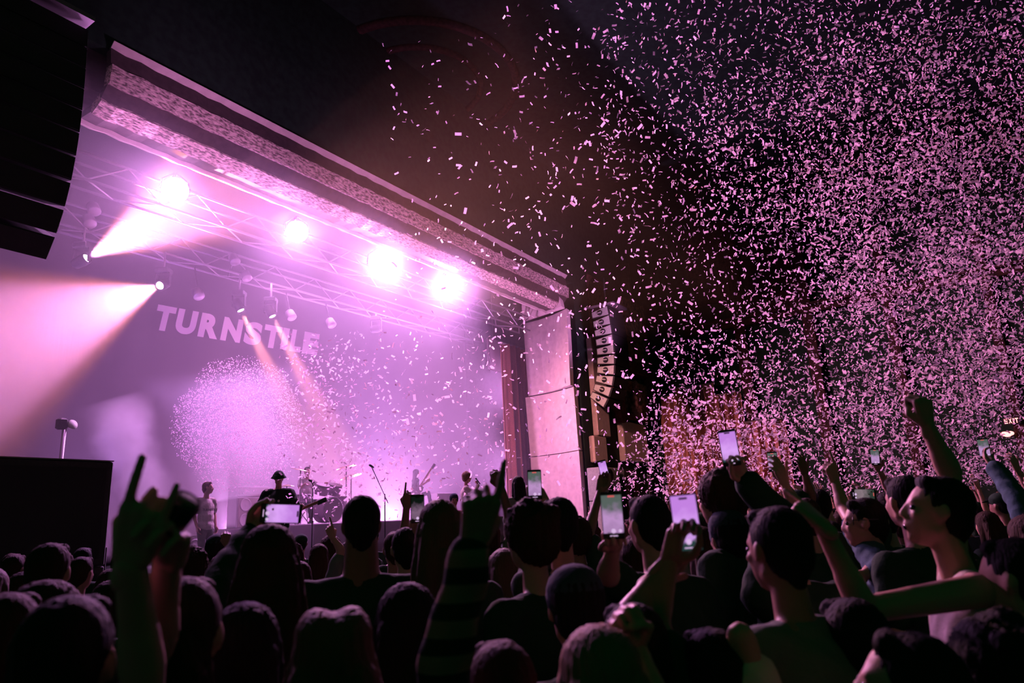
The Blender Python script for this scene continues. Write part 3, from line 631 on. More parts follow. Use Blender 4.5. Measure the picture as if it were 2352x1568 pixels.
CL = {'black': fab('cloth_black', (.018, .045, .024)), 'dark': fab('cloth_dark_green', (.03, .06, .038)), 'navy': fab('cloth_navy', (.03, .045, .06)), 'grey': fab('cloth_grey', (.14, .16, .13)),
      'white': fab('cloth_white', (.55, .48, .46)), 'denim': fab('cloth_denim', (.05, .10, .12)), 'rust': fab('cloth_rust', (.16, .06, .04)), 'cream': fab('cloth_cream', (.62, .52, .44))}
CL['print'] = fab('cloth_patterned', (.55, .45, .42)); _n9 = CL['print'].node_tree; _b9 = _n9.nodes['Principled BSDF']; _v9 = _n9.nodes.new('ShaderNodeTexVoronoi'); _v9.inputs['Scale'].default_value = 9; _t9 = _n9.nodes.new('ShaderNodeTexCoord'); _q9 = _n9.nodes.new('ShaderNodeValToRGB')
_q9.color_ramp.interpolation = 'CONSTANT'; _q9.color_ramp.elements[0].color = (.5, .42, .36, 1); _q9.color_ramp.elements[1].position = .22; _q9.color_ramp.elements[1].color = (.02, .03, .02, 1)
_n9.links.new(_t9.outputs['Object'], _v9.inputs['Vector']); _n9.links.new(_v9.outputs['Distance'], _q9.inputs[0]); _n9.links.new(_q9.outputs[0], _b9.inputs['Base Color'])
HR = {'black': mat('hair_black', (.012, .014, .011), .75, spec=.12, bump=.7, scale=110, stretch=(1, 1, .07)), 'brown': mat('hair_brown', (.04, .022, .013), .75, spec=.12, bump=.7, scale=110, stretch=(1, 1, .07)), 'blond': mat('hair_blond', (.22, .13, .08), .7, spec=.2, bump=.7, scale=110, stretch=(1, 1, .07)), 'fair': mat('hair_fair_brown', (.10, .062, .04), .7, spec=.2, bump=.7, scale=110, stretch=(1, 1, .07))}
M_eye = mat('eye_dark', (.02, .015, .015), .2, spec=.6)
def stripe_mat(name, c1, c2, freq):
    m = mat(name, c1, .92, spec=.15); nt = m.node_tree; b = nt.nodes['Principled BSDF']; tc = nt.nodes.new('ShaderNodeTexCoord'); sp = nt.nodes.new('ShaderNodeSeparateXYZ'); a = nt.nodes.new('ShaderNodeMath'); a.operation = 'MULTIPLY'; a.inputs[1].default_value = freq
    f = nt.nodes.new('ShaderNodeMath'); f.operation = 'FRACT'; g = nt.nodes.new('ShaderNodeMath'); g.operation = 'GREATER_THAN'; g.inputs[1].default_value = .52; mx = nt.nodes.new('ShaderNodeMix'); mx.data_type = 'RGBA'
    mx.inputs[6].default_value = (*c1, 1); mx.inputs[7].default_value = (*c2, 1); K = nt.links.new
    K(tc.outputs['Object'], sp.inputs[0]); K(sp.outputs[2], a.inputs[0]); K(a.outputs[0], f.inputs[0]); K(f.outputs[0], g.inputs[0]); K(g.outputs[0], mx.inputs[0]); K(mx.outputs[2], b.inputs['Base Color']); return m
M_stripe = stripe_mat('striped_knit', (.26, .14, .11), (.02, .03, .02), 15.0)
FACES = []   # joins to do after flush: (body, hands)
def person(label, head, az, hair='short', hcol='black', skin=0, top='black', sleeve='short', legs='dark', arms=None, vox=.013, group=None, eyes=False, tilt=0.0, hand_vox=.0045,
           build=1.0, parts=None, lean=None, feet_z=0.0, cat='person', stance=.1, yaw=0.0, knee=None, mouth=False, neck=1.0):
    """head: world centre of the head; az: heading (deg, 0 = +Y, positive to the right); arms: {'R'/'L': (elbow, wrist, kind, finger target, palm dir)} in world coordinates"""
    hw = Vector(head); ph = -math.radians(az); root = Vector((hw.x, hw.y, feet_z)); 
    if lean: root += Vector((lean[0], lean[1], 0))
    Rz = Matrix.Rotation(ph, 3, 'Z'); Ri = Rz.transposed(); L = lambda p: Ri @ (Vector(p) - root)
    t = thing('person', label, cat, root, ph, group); h = L(hw); hz = h.z; k = min(1.08, max(.9, (hz + .11) / 1.75)); b = build * k
    RH = (Matrix.Rotation(math.radians(-yaw), 3, 'Z') @ Matrix.Rotation(math.radians(tilt), 3, 'X'))
    def HP(x, y, z): return h + RH @ Vector((x, y, z)) * 1.0
    low = Vector((0, 0, 0))   # hips stay over the feet
    sh_c = Vector((h.x * .8, h.y * .8 - .045, hz - .27 * k)); hip = Vector((0, -.02, max(.45, hz - .80 * k)))
    mid = sh_c.lerp(hip, .5); fine = vox < .009
    B = MB(); B.ell(HP(0, -.008, .022), (.074, .093, .085), RH); B.ell(HP(0, .03, -.03), (.058, .062, .09), RH)
    B.cap(HP(-.03, -.0, -.06), .034, HP(0, .058, -.092), .024); B.cap(HP(.03, -.0, -.06), .034, HP(0, .058, -.092), .024)
    B.cap(HP(0, .086, .01), .010, HP(0, .100, -.026), .0125); B.ell(HP(.011, .093, -.03), (.011, .01, .009), RH); B.ell(HP(-.011, .093, -.03), (.011, .01, .009), RH)
    B.cap(HP(-.032, .074, .022), .012, HP(.032, .074, .022), .012); B.ell(HP(0, .088, -.058), (.021, .009, .006), RH); B.ell(HP(0, .086, -.068), (.018, .009, .006), RH)
    for sx in (-1, 1): B.ell(HP(sx * .036, .062, -.02), (.022, .02, .02), RH); B.ell(HP(sx * .077, -.006, -.005), (.009, .019, .031), RH @ Euler((.15, 0, sx * .35)).to_matrix())
    nb = sh_c + Vector((0, .01, .05)); B.cap(HP(0, -.02, -.06), .048 * neck, nb, .056 * neck)
    shl = {}
    for s, sx in (('R', 1), ('L', -1)):
        sj = sh_c + Vector((sx * .172 * b, 0, 0.0)); up = Vector((0, 0, 0))
        if arms and s in arms and arms[s]:
            e = L(arms[s][0])
            if e.z > sj.z: up = Vector((-sx * .025, 0, .045))
        shl[s] = sj + up
        B.cap(nb + Vector((sx * .03, -.01, -.01)), .05 * b, shl[s], .052 * b)
    B.ell(sh_c + Vector((0, .0, -.13)), (.168 * b, .108 * b, .19), None); B.ell(mid + Vector((0, .01, -.05)), (.14 * b, .10 * b, .2)); B.ell(hip + Vector((0, 0, .02)), (.158 * b, .112 * b, .13))
    LG = []
    for s, sx in (('R', 1), ('L', -1)):
        hj = hip + Vector((sx * .085 * b, 0, -.02)); kn = Vector((sx * (stance * .9), .03, hip.z * .53)); an = Vector((sx * stance, -.01, .085))
        if knee and s in knee: kn, an = L(knee[s][0]), L(knee[s][1])
        LG.append((hj, kn, an)); B.cap(hj, .083 * b, kn, .052 * b); B.cap(kn, .054 * b, an, .038); 
        B.cap(an + Vector((0, -.02, -.045)), .036, an + Vector((sx * .02, .15, -.055)), .028)
    Hm = MB(); AR = {}
    for s, sx in (('R', 1), ('L', -1)):
        a = arms.get(s) if arms else None
        if a: e, wpt, kind, ft, palm = L(a[0]), L(a[1]), a[2], L(a[3]), Ri @ Vector(a[4])
        else:
            e = shl[s] + Vector((sx * .06, -.03, -.27 * k)); wpt = e + Vector((-sx * .02, .09, -.24 * k)); kind = 'relax'; ft = wpt + Vector((0, .03, -.1)); palm = Vector((-sx, .2, 0))
        AR[s] = (e, wpt); B.cap(shl[s], .05 * b, e, .037 * b); B.cap(e, .039 * b, wpt.lerp(e, .0), .0255); B.cap(e.lerp(wpt, .12), .042 * b, e.lerp(wpt, .4), .037 * b)
        hand(Hm, wpt, ft - wpt, palm, s == 'R', kind, 1.0)
    body = organic(B, 'body', SKIN[skin], t, vox, 2); hm = organic(Hm, 'body', SKIN[skin], t, hand_vox, 1); FACES.append((body, hm))
    if eyes:
        for sx in (-1, 1): MB().ell(HP(sx * .033, .076, .0), (.013, .009, .010), RH).build('eye', M_eye, t)
    if mouth: MB().ell(HP(0, .083, -.066), (.017, .012, .012), RH).build('open_mouth', M_eye, t)
    # clothes
    T = MB(); g = .02; cv = max(.012, vox * 1.15)
    T.cap(nb + Vector((-.012, -.008, -.012)), .060 * b, nb + Vector((.012, -.008, -.012)), .060 * b)
    for s, sx in (('R', 1), ('L', -1)): T.cap(nb + Vector((sx * .03, -.01, -.02)), .058 * b, shl[s] if sleeve != 'none' else shl[s].lerp(nb, .45), (.052 * b + g) if sleeve != 'none' else .058)
    T.ell(sh_c + Vector((0, .0, -.13)), (.168 * b + g, .108 * b + g, .2)); T.ell(mid + Vector((0, .01, -.06)), (.15 * b + g, .11 * b + g, .24)); T.ell(hip + Vector((0, 0, .03)), (.165 * b + g, .12 * b + g, .15))
    TS = M_stripe if top == 'stripe' else CL[top]
    for s in ('R', 'L'):
        e, wpt = AR[s]
        if sleeve == 'short': T.cap(shl[s], .055 * b + g, shl[s].lerp(e, .68), .05 * b + g)
        elif sleeve == 'long': T.cap(shl[s], .053 * b + g, e, .045 * b + g * .8); T.cap(e, .046 * b + g * .8, e.lerp(wpt, .93), .033 + g * .6)
        elif sleeve == 'jacket': T.cap(shl[s], .06 * b + g, e, .055 * b + g); T.cap(e, .056 * b + g, e.lerp(wpt, .9), .045 + g)
    def fold(me):
        n = len(me.vertices); co = np.zeros(n * 3); no = np.zeros(n * 3); me.vertices.foreach_get('co', co); me.vertices.foreach_get('normal', no); co = co.reshape(-1, 3); no = no.reshape(-1, 3); x, y, z = co.T
        d = np.sin(x * 31 + z * 17 + 2 * np.sin(z * 11)) * np.sin(z * 23 - x * 9 + y * 13) + .5 * np.sin(x * 60 + z * 47 + y * 30); co += no * (d * .0045)[:, None]; me.vertices.foreach_set('co', co.reshape(-1)); me.update()
    organic(T, 'shirt' if sleeve != 'jacket' else 'jacket', TS, t, cv, 2, fold)
    Q = MB(); Q.ell(hip + Vector((0, 0, -.01)), (.162 * b + .012, .116 * b + .012, .12))
    for hj, kn, an in LG: Q.cap(hj, .088 * b + .008, kn, .066 * b); Q.cap(kn, .068 * b, an + Vector((0, 0, .05)), .055)
    organic(Q, 'trousers', CL[legs], t, .016, 2, fold)
    S = MB()
    for hj, kn, an in LG: S.cap(an + Vector((0, -.03, -.04)), .045, an + Vector((0, .16, -.05)), .036)
    S.v = [(x, y, max(z, .0)) if feet_z == 0 and not knee else (x, y, z) for x, y, z in S.v]; S.build('shoes', CL['dark'], t)
    # hair or hat
    hv = .009 if vox < .016 else .013; Hh = MB()
    if hair == 'bald': pass
    elif hair in ('short', 'curly', 'cap', 'hat', 'beanie'):
        r = {'short': .007, 'curly': .03, 'cap': .006, 'hat': .008, 'beanie': .014}[hair]
        Hh.ell(HP(0, -.022, .034), (.074 + r, .088 + r, .083 + r), RH); Hh.ell(HP(0, -.05, -.01), (.066 + r, .055 + r, .07 + r), RH)
        if hair == 'short': Hh.cap(HP(-.03, .04, .09), .026, HP(.03, .04, .092), .026); Hh.cap(HP(0, -.07, -.03), .045 * neck, HP(0, -.06, -.08), .03 * neck)
        if hair == 'curly':
            for i in range(16): a = rnd.uniform(0, 6.28); q = rnd.uniform(.1, 1); Hh.ell(HP(.075 * math.cos(a) * q, -.03 + .085 * math.sin(a) * q, .07 + .045 * (1 - q) + .02 * math.sin(i)), (.033, .033, .033))
        if hair in ('cap', 'hat', 'beanie'):
            Hh2 = MB()
            if hair == 'beanie': Hh2.ell(HP(0, -.015, .05), (.088, .104, .085), RH); Hh2.cap(HP(0, -.015, .03), .09, HP(0, -.012, .032), .09, sq=1.15, ax=(1, 0, 0))
            else:
                Hh2.ell(HP(0, -.012, .055), (.086, .102, .078), RH)
                if hair == 'cap': Hh2.ell(HP(0, .105, .052), (.062, .06, .007), RH @ Euler((-.25, 0, 0)).to_matrix())
                else: Hh2.lathe([(.094, .07), (.1, .045), (.128, .012), (.131, .006), (.098, .03)], c=HP(0, -.005, 0), R=RH, n=24)
            Hh2.build({'cap': 'cap', 'hat': 'bucket_hat', 'beanie': 'beanie'}[hair], CL['black'] if hair != 'beanie' else CL['navy'], t)
        organic(Hh, 'hair', HR[hcol], t, hv, 2, strands(hz, .0018 if hair != 'curly' else .006, hair == 'curly'))
    else:   # long, longer, part
        ln = {'long': .36, 'longer': .5, 'part': .55, 'bob': .17}[hair]; wd = {'long': 1.0, 'longer': 1.15, 'part': 1.25, 'bob': 1.0}[hair]
        Hh.ell(HP(0, -.02, .036), (.088, .104, .09), RH); Hh.ell(HP(0, -.055, -.03), (.085, .07, .11), RH)
        for sx in (-1, 1):
            Hh.cap(HP(sx * .06, -.01, .01), .036, HP(sx * .082 * wd, -.03, -.14), .03); Hh.cap(HP(sx * .082 * wd, -.03, -.14), .032, HP(sx * .10 * wd, -.045, -ln), .022)
            Hh.cap(HP(sx * .045, -.07, 0), .045, HP(sx * .06 * wd, -.105, -.2), .045); Hh.cap(HP(sx * .06 * wd, -.105, -.2), .045, HP(sx * .055 * wd, -.12, -ln), .03)
            if hair == 'part': Hh.ell(HP(sx * .036, -.01, .075), (.047, .095, .060), RH)
        Hh.cap(HP(0, -.09, -.1), .045, HP(0, -.13, -ln), .035)
        organic(Hh, 'hair', HR[hcol], t, hv, 2, strands(hz, .0022))
    t['_hz'] = hw.z
    return t
def finish_people():
    flush()
    for b, h in FACES: join_into(b, h)
    FACES.clear()

# ---------------------------------------------------------------- phones
def screen_mat(name, sky, glow, dark, st, seed):
    m = bpy.data.materials.new(name); m.use_nodes = True; nt = m.node_tree; b = nt.nodes['Principled BSDF']; b.inputs['Base Color'].default_value = (.01, .01, .01, 1); b.inputs['Roughness'].default_value = .15; N = nt.nodes.new; K = nt.links.new
    tc = N('ShaderNodeTexCoord'); mp = N('ShaderNodeMapping'); mp.inputs['Location'].default_value = (seed, 0, seed * 2); K(tc.outputs['Object'], mp.inputs[0])
    nz = N('ShaderNodeTexNoise'); nz.inputs['Scale'].default_value = 38; nz.inputs['Detail'].default_value = 3; K(mp.outputs[0], nz.inputs['Vector'])
    sp = N('ShaderNodeSeparateXYZ'); K(tc.outputs['Object'], sp.inputs[0])
    a = N('ShaderNodeMath'); a.operation = 'MULTIPLY_ADD'; a.inputs[1].default_value = 6.6; a.inputs[2].default_value = .5; K(sp.outputs[2], a.inputs[0])
    c = N('ShaderNodeMath'); c.operation = 'MULTIPLY_ADD'; c.inputs[1].default_value = .5; K(nz.outputs[0], c.inputs[0]); K(a.outputs[0], c.inputs[2])
    r = N('ShaderNodeValToRGB'); e = r.color_ramp.elements; e[0].position = .36; e[0].color = (*dark, 1); e[1].position = 1.2 if 0 else 1.0; e[1].color = (*sky, 1)
    x = e.new(.44); x.color = (*[q * .8 for q in glow], 1); x = e.new(.68); x.color = (*glow, 1); K(c.outputs[0], r.inputs[0])
    K(r.outputs[0], b.inputs['Emission Color']); b.inputs['Emission Strength'].default_value = st; return m
SCR = [screen_mat('screen_bright', (.55, .22, .75), (.72, .36, .92), (.02, .05, .05), 1.0, 0.0), screen_mat('screen_stage', (.10, .13, .12), (.55, .30, .62), (.005, .02, .01), .9, 3.1), screen_mat('screen_dim', (.03, .05, .04), (.30, .22, .26), (.004, .01, .008), .8, 7.7),
       screen_mat('screen_dark', (.004, .008, .006), (.25, .14, .24), (.003, .008, .005), .8, 5.2)]
M_phone = mat('phone_shell', (.02, .025, .022), .35, spec=.5); M_white = mat('screen_icon', (.8, .7, .8), .5, emit=(.75, .5, .85), estr=.9); M_rec = mat('screen_record_red', (.8, .1, .1), .5, emit=(.8, .12, .12), estr=.8)
def phone(label, c, h=.15, roll=0.0, scr=0, land=False, face=None, icons=True, group=None, tilt=0.0, full=False):
    c = Vector(c); y = (c - (face or CAM)).normalized(); z = Vector((0, 0, 1)); z = (z - y * z.dot(y)).normalized(); x = y.cross(z); R = Matrix((x, y, z)).transposed()
    R = R @ Matrix.Rotation(math.radians(roll + (90 if land else 0)), 3, 'Y') @ Matrix.Rotation(math.radians(tilt), 3, 'Z')
    t = thing('phone', label, 'phone', c, 0, group); t.rotation_euler = R.to_euler(); w = h * .485
    MB().box((0, 0, 0), (w, .0085, h), bev=.006).build('shell', M_phone, t)
    MB().box((0, -.0046, 0 if full else .004), (w - .007, .001, h - (.008 if full else .03))).build('screen', SCR[scr], t)
    MB().box((0, -.0053, h / 2 - .012 - (0 if full else .003)), (w * .3, .001, .0055)).build('top_pill', M_rec if scr in (1, 2) else M_phone, t)
    if icons:
        Rr = Euler((PI / 2, 0, 0)).to_matrix()
        MB().lathe([(.0075, -.0005), (.0075, .0005)], c=(0, -.0055, -h * .33), R=Rr, n=14).build('shutter_button', M_white, t)
        MB().lathe([(.0055, -.0005), (.0055, .0005)], c=(w * .3, -.0055, -h * .33), R=Rr, n=12).build('flip_button', M_white, t)
        MB().box((0, -.0055, -h * .43), (w * .35, .001, .003)).build('home_bar', M_white, t)
    return t
TOCAM = Vector((0, -1, .1)); AWAY = Vector((-.25, 1, 0))
def A(elb, wri, kind, tip, palm=AWAY):
    f = lambda p: at(*p) if len(p) == 3 else p
    return (f(elb), f(wri), kind, f(tip), palm)

# ---------------------------------------------------------------- named people of the near crowd
def up(p, dx=0, dy=-40): return (p[0] + dx, p[1] + dy, p[2])
FWD = -14   # heading of someone who looks at the stage
HERO = []
def hero(label, head, az=FWD, **kw):
    t = person(label, at(*head), az, **kw); HERO.append(t); return t
hero('broad-shouldered man with short dark hair in a black tee, seen from behind', (830, 1205, 2.95), hair='short', hcol='black', build=1.15, neck=1.4, skin=2, vox=.011)
hero('woman with long straight fair hair seen from behind, one lit strand side', (1009, 1216, 2.95), hair='longer', hcol='fair', top='dark', vox=.012)
C1 = at(646, 1179, 2.62)
hero('long-haired person in dark sleeves holding a phone sideways over the crowd', (618, 1296, 2.2), hair='longer', hcol='brown', top='black', sleeve='long', vox=.012,
     arms={'L': A((512, 1322, 2.35), (575, 1222, 2.62), 'grip', (612, 1178, 2.66), Vector((.5, -1, .2)))})
phone('phone held sideways over the long-haired head, bright cloud on its screen', C1, .148, land=True, scr=0, roll=4)
hero('person with centre-parted fair hair at the bottom edge, rim of hair lit', (765, 1545, 1.5), hair='part', hcol='fair', top='dark', vox=.009)
hero('person at the lower left raising one arm, finger pointing to the cornice', (150, 1530, 1.25), hair='short', hcol='black', top='black', sleeve='short', vox=.010,
     arms={'R': A((330, 1560, 1.2), (300, 1290, 1.12), 'horns', (352, 1120, 1.1), AWAY)})
can_c = at(408, 1178, 1.15)
t = thing('drink_can', 'dark drink can tilted up beside the big raised hand', 'can', can_c); t.rotation_euler = ((at(432, 1152, 1.15) - at(392, 1204, 1.15)).to_track_quat('Z', 'Y')).to_euler()
MB().lathe([(.022, -.03), (.0255, -.026), (.0262, .022), (.0225, .03), (.020, .028)], n=24).build('body', M_phone, t)
MB().lathe([(.0205, .0275), (.0205, .0285)], n=20).build('lid', CL['grey'], t)
hero('person with raised fist holding a dark can, next to the big pointing hand', (420, 1460, 1.5), hair='short', hcol='brown', top='dark', vox=.011,
     arms={'L': A((360, 1480, 1.35), (385, 1290, 1.2), 'grip', (395, 1215, 1.16), TOCAM)})
hero('person in a striped knit raising a horned hand at the centre', (1150, 1600, 1.6), hair='short', hcol='brown', top='stripe', sleeve='long', vox=.010,
     arms={'L': A((1015, 1530, 1.42), (1090, 1248, 1.42), 'point', (1112, 1130, 1.42), AWAY)}, skin=1)
hero('thin-armed fan raising a fist between the striped sleeve and the jamb', (1120, 1240, 4.5), hair='short', hcol='brown', top='grey', vox=.011, skin=2,
     arms={'R': A((1180, 1215, 4.4), (1150, 1118, 4.4), 'fist', (1140, 1080, 4.4), AWAY)})
hero('big dark-haired person whose left cheek is lit, right of the striped sleeve', (1215, 1235, 2.7), az=-40, hair='curly', hcol='brown', top='black', vox=.011, eyes=True)
hero('dark-haired person with one arm up, holding a phone with a crowd on its screen', (1283, 1208, 3.0), hair='short', hcol='black', top='black', vox=.012,
     arms={'L': A((1262, 1250, 3.3), (1254, 1160, 3.55), 'grip', (1232, 1128, 3.6), TOCAM)})
phone('upright phone with a pale screen before the cream jamb', at(1228, 1112, 3.55), .148, scr=1, roll=1)
hero('person in the middle filming with a mostly dark phone, knuckles lit', (932, 1262, 3.9), hair='short', hcol='black', top='dark', vox=.012,
     arms={'R': A((985, 1290, 3.85), (962, 1222, 3.75), 'grip', (957, 1190, 3.7), TOCAM)})
phone('dark-screened upright phone left of the straight fair hair', at(959, 1168, 3.65), .146, scr=3)
hero('fan in the middle raising one pointing finger', (905, 1262, 5.1), hair='short', hcol='brown', top='dark', vox=.013, skin=1,
     arms={'R': A((926, 1238, 5.0), (934, 1165, 5.0), 'point', (940, 1128, 5.0), AWAY)})
hero('fan near the stage edge raising a thin pointing hand', (800, 1275, 6.2), hair='short', hcol='black', top='grey', vox=.014,
     arms={'L': A((783, 1262, 6.1), (764, 1234, 6.1), 'point', (755, 1208, 6.1), AWAY)})
hero('round-capped head in front of the white guitar stack', (496, 1264, 5.9), hair='beanie', hcol='black', top='navy', vox=.013,
     arms={'R': A((534, 1310, 5.7), (523, 1252, 5.7), 'fist', (518, 1226, 5.7), AWAY)}, skin=1)
hero('curly brown head below the singer in the white shirt', (437, 1312, 4.2), hair='curly', hcol='brown', top='dark', vox=.013)
hero('long thin bare arm holding a tilted white-lit phone', (1322, 1236, 4.6), hair='curly', hcol='brown', top='dark', vox=.012,
     arms={'R': A((1352, 1222, 4.6), (1378, 1128, 4.8), 'grip', (1386, 1096, 4.85), TOCAM)}, skin=1)
phone('small tilted phone with a white screen held high before the pilaster', at(1386, 1077, 4.85), .125, scr=0, roll=-10, icons=False)
hero('dark head with a lit ear in the middle right, filming with a near phone', (1488, 1205, 2.9), az=-25, hair='short', hcol='black', top='black', vox=.012,
     arms={'L': A((1395, 1320, 2.5), (1408, 1262, 2.4), 'grip', (1408, 1225, 2.35), TOCAM)})
phone('blurred upright phone with a grey-green picture and a red pill', at(1407, 1183, 2.3), .152, scr=1, tilt=-8)
hero('person whose two lit forearms hold up the largest bright phone', (1455, 1500, 1.75), hair='short', hcol='black', top='black', vox=.011, skin=1,
     arms={'R': A((1508, 1425, 1.85), (1540, 1292, 1.9), 'grip', (1560, 1240, 1.9), TOCAM), 'L': A((1438, 1420, 1.8), (1500, 1330, 1.9), 'relax', (1548, 1290, 1.92), Vector((.4, .6, .6)))})
phone('largest and brightest phone, blurred lilac screen with dark crowd teeth', at(1576, 1200, 1.9), .153, scr=0, roll=-2, full=True)
hero('person in a thick dark jacket lifting a bright phone highest in the middle', (1800, 1230, 2.9), hair='short', hcol='black', top='black', sleeve='jacket', vox=.012, build=1.1,
     arms={'L': A((1792, 1190, 2.95), (1712, 1104, 3.0), 'grip', (1686, 1062, 3.0), TOCAM)})
phone('bright lilac phone raised above the middle of the confetti', at(1675, 1028, 2.98), .155, scr=0, roll=-3)
hero('close man with cropped dark hair and lit ear in a pale-collared shirt', (1785, 1262, 2.0), az=-22, hair='short', hcol='black', top='grey', vox=.009, build=1.12, eyes=True, skin=1)
hero('rim-lit round head in a dark knit cap behind the cropped man', (1672, 1236, 3.2), hair='beanie', hcol='black', top='dark', vox=.013)
hero('curly-topped dark head turned left beneath the raised bright phone', (1652, 1148, 3.3), az=-45, hair='curly', hcol='brown', top='dark', vox=.012, eyes=True)
hero('shouting man in profile with chin up, both arms thrown forward, pale vest', (2150, 1175, 2.35), az=-72, hair='short', hcol='black', top='cream', sleeve='none', vox=.0085, eyes=True, tilt=14, skin=0, mouth=True,
     arms={'R': A((2182, 1085, 2.5), (2128, 975, 2.5), 'fist', (2118, 915, 2.5), AWAY), 'L': A((1985, 1400, 2.0), (1888, 1206, 2.05), 'point', (1850, 1172, 2.1), Vector((-.2, .3, -1)))})
hero('dark-haired head with a lit ear behind the shouting man', (2078, 1152, 3.3), hair='short', hcol='black', top='black', vox=.012)
hero('man in glasses with a lit face turned left, one thin arm up', (1984, 1200, 3.5), az=-65, hair='short', hcol='black', top='denim', vox=.0095, eyes=True,
     arms={'L': A((1938, 1168, 3.9), (1918, 1105, 4.0), 'point', (1908, 1072, 4.0), AWAY), 'R': A((2020, 1290, 3.4), (1985, 1320, 3.3), 'relax', (1970, 1330, 3.3), AWAY)})
gl = thing('eyeglasses', 'thin glasses on the lit face of the man in denim', 'glasses', at(1970, 1196, 3.42), math.radians(65))
for sx in (-1, 1):
    pts = [(sx * .033 + .024 * math.cos(a), .02, .018 * math.sin(a)) for a in np.linspace(0, 2 * PI, 17)]; MB().tube(pts, .0022, 5).build('rim', M_phone, gl); MB().tube([(sx * .057, .02, .005), (sx * .075, -.09, .005)], .002, 5).build('temple', M_phone, gl)
MB().tube([(-.01, .022, .003), (.01, .022, .003)], .002, 5).build('bridge', M_phone, gl)
hero('fan holding a phone sideways low in front of the glasses man', (2030, 1190, 5.0), hair='short', hcol='black', top='dark', vox=.013,
     arms={'L': A((2030, 1200, 4.9), (2010, 1158, 4.8), 'grip', (1998, 1138, 4.8), TOCAM)})
phone('dim phone held sideways above the glasses man', at(1984, 1135, 4.75), .15, land=True, scr=2, roll=4)
hero('fan under the confetti holding a small upright phone', (1832, 1165, 5.3), hair='cap', hcol='black', top='dark', vox=.013,
     arms={'L': A((1822, 1145, 5.2), (1792, 1098, 5.2), 'grip', (1780, 1072, 5.2), TOCAM)})
phone('small upright phone just right of the highest bright phone', at(1775, 1060, 5.15), .148, scr=1, roll=1)
hero('fan whose lit forearm points up beside the small upright phone', (1850, 1190, 4.3), hair='short', hcol='brown', top='dark', vox=.013,
     arms={'L': A((1825, 1178, 4.1), (1802, 1108, 4.1), 'relax', (1790, 1078, 4.1), AWAY)})
hero('fan with a spread claw hand up in the confetti', (1880, 1160, 5.4), hair='short', hcol='black', top='dark', vox=.013, skin=2,
     arms={'L': A((1862, 1142, 5.3), (1849, 1088, 5.3), 'claw', (1838, 1050, 5.3), AWAY)})
hero('far fan lifting a tiny upright phone over the shouting man', (2035, 1160, 6.6), hair='short', hcol='black', top='dark', vox=.014,
     arms={'R': A((2040, 1120, 6.5), (2020, 1080, 6.4), 'grip', (2012, 1062, 6.4), TOCAM)})
phone('tiny upright phone left of the big raised fist', at(2010, 1049, 6.35), .15, scr=1, roll=4)
hero('fan in a denim sleeve filming at the right edge', (2385, 1215, 4.6), hair='short', hcol='black', top='denim', sleeve='jacket', vox=.013,
     arms={'L': A((2338, 1150, 4.8), (2282, 1068, 5.1), 'grip', (2266, 1044, 5.2), TOCAM)})
phone('upright phone below the exit sign at the right edge', at(2260, 1029, 5.2), .15, scr=1)
hero('fan at the right edge raising a lit relaxed hand', (2375, 1150, 6.3), hair='short', hcol='brown', top='dark', vox=.014,
     arms={'L': A((2358, 1112, 6.2), (2338, 1080, 6.2), 'claw', (2326, 1052, 6.2), AWAY)})
hero('person at the bottom right with a lit brow under dark hair', (2085, 1590, 1.45), az=-60, hair='short', hcol='black', top='black', vox=.010, eyes=True, tilt=10)
hero('fair-haired person at the bottom, hair falling in a lit wedge', (1375, 1572, 1.5), hair='longer', hcol='blond', top='black', vox=.010,
     arms={'R': A((1500, 1600, 1.55), (1462, 1490, 1.6), 'fist', (1440, 1440, 1.6), Vector((0, -1, .2)))})
hero('person in a pale folded shirt low between the lit knuckles and the close man', (1640, 1560, 1.75), hair='short', hcol='black', top='cream', vox=.011,
     arms={'R': A((1700, 1460, 1.7), (1745, 1560, 1.9), 'relax', (1750, 1600, 1.9), AWAY)})
hero('brown-haired person low at the left edge', (110, 1440, 1.9), az=20, hair='longer', hcol='brown', top='rust', vox=.012)
hero('close dark head cut by the left frame edge', (10, 1480, 1.7), hair='short', hcol='brown', top='dark', vox=.012)
hero('rim-lit dark hair at the bottom left behind the pointing arm', (380, 1545, 1.45), hair='long', hcol='brown', top='black', vox=.011)
hero('shaved head with a lit right side below the can', (378, 1352, 3.1), hair='bald', top='dark', vox=.011, skin=1)
hero('fan with raised shoulders and lit hair below the huge black cabinet', (112, 1316, 2.9), hair='short', hcol='brown', top='dark', vox=.013)
hero('dark hooded fan at the lower middle in front of the striped sleeve', (1320, 1400, 2.1), hair='beanie', hcol='black', top='black', vox=.012)
hero('black-shirted person low right of centre behind the pale shirt', (1960, 1480, 1.9), hair='short', hcol='black', top='black', vox=.012)
hero('dark-clad person at the right edge behind the shouting man', (2330, 1330, 2.1), az=-40, hair='short', hcol='black', top='black', vox=.012, build=1.1)
hero('dark-clad person low at the far right corner', (2290, 1560, 1.6), az=-30, hair='curly', hcol='black', top='black', vox=.012)
hero('dark bob-haired person low in the middle', (935, 1440, 2.0), hair='bob', hcol='black', top='black', vox=.012)
hero('dark-haired person low left of the parted fair hair', (560, 1500, 1.75), hair='long', hcol='black', top='black', vox=.012)

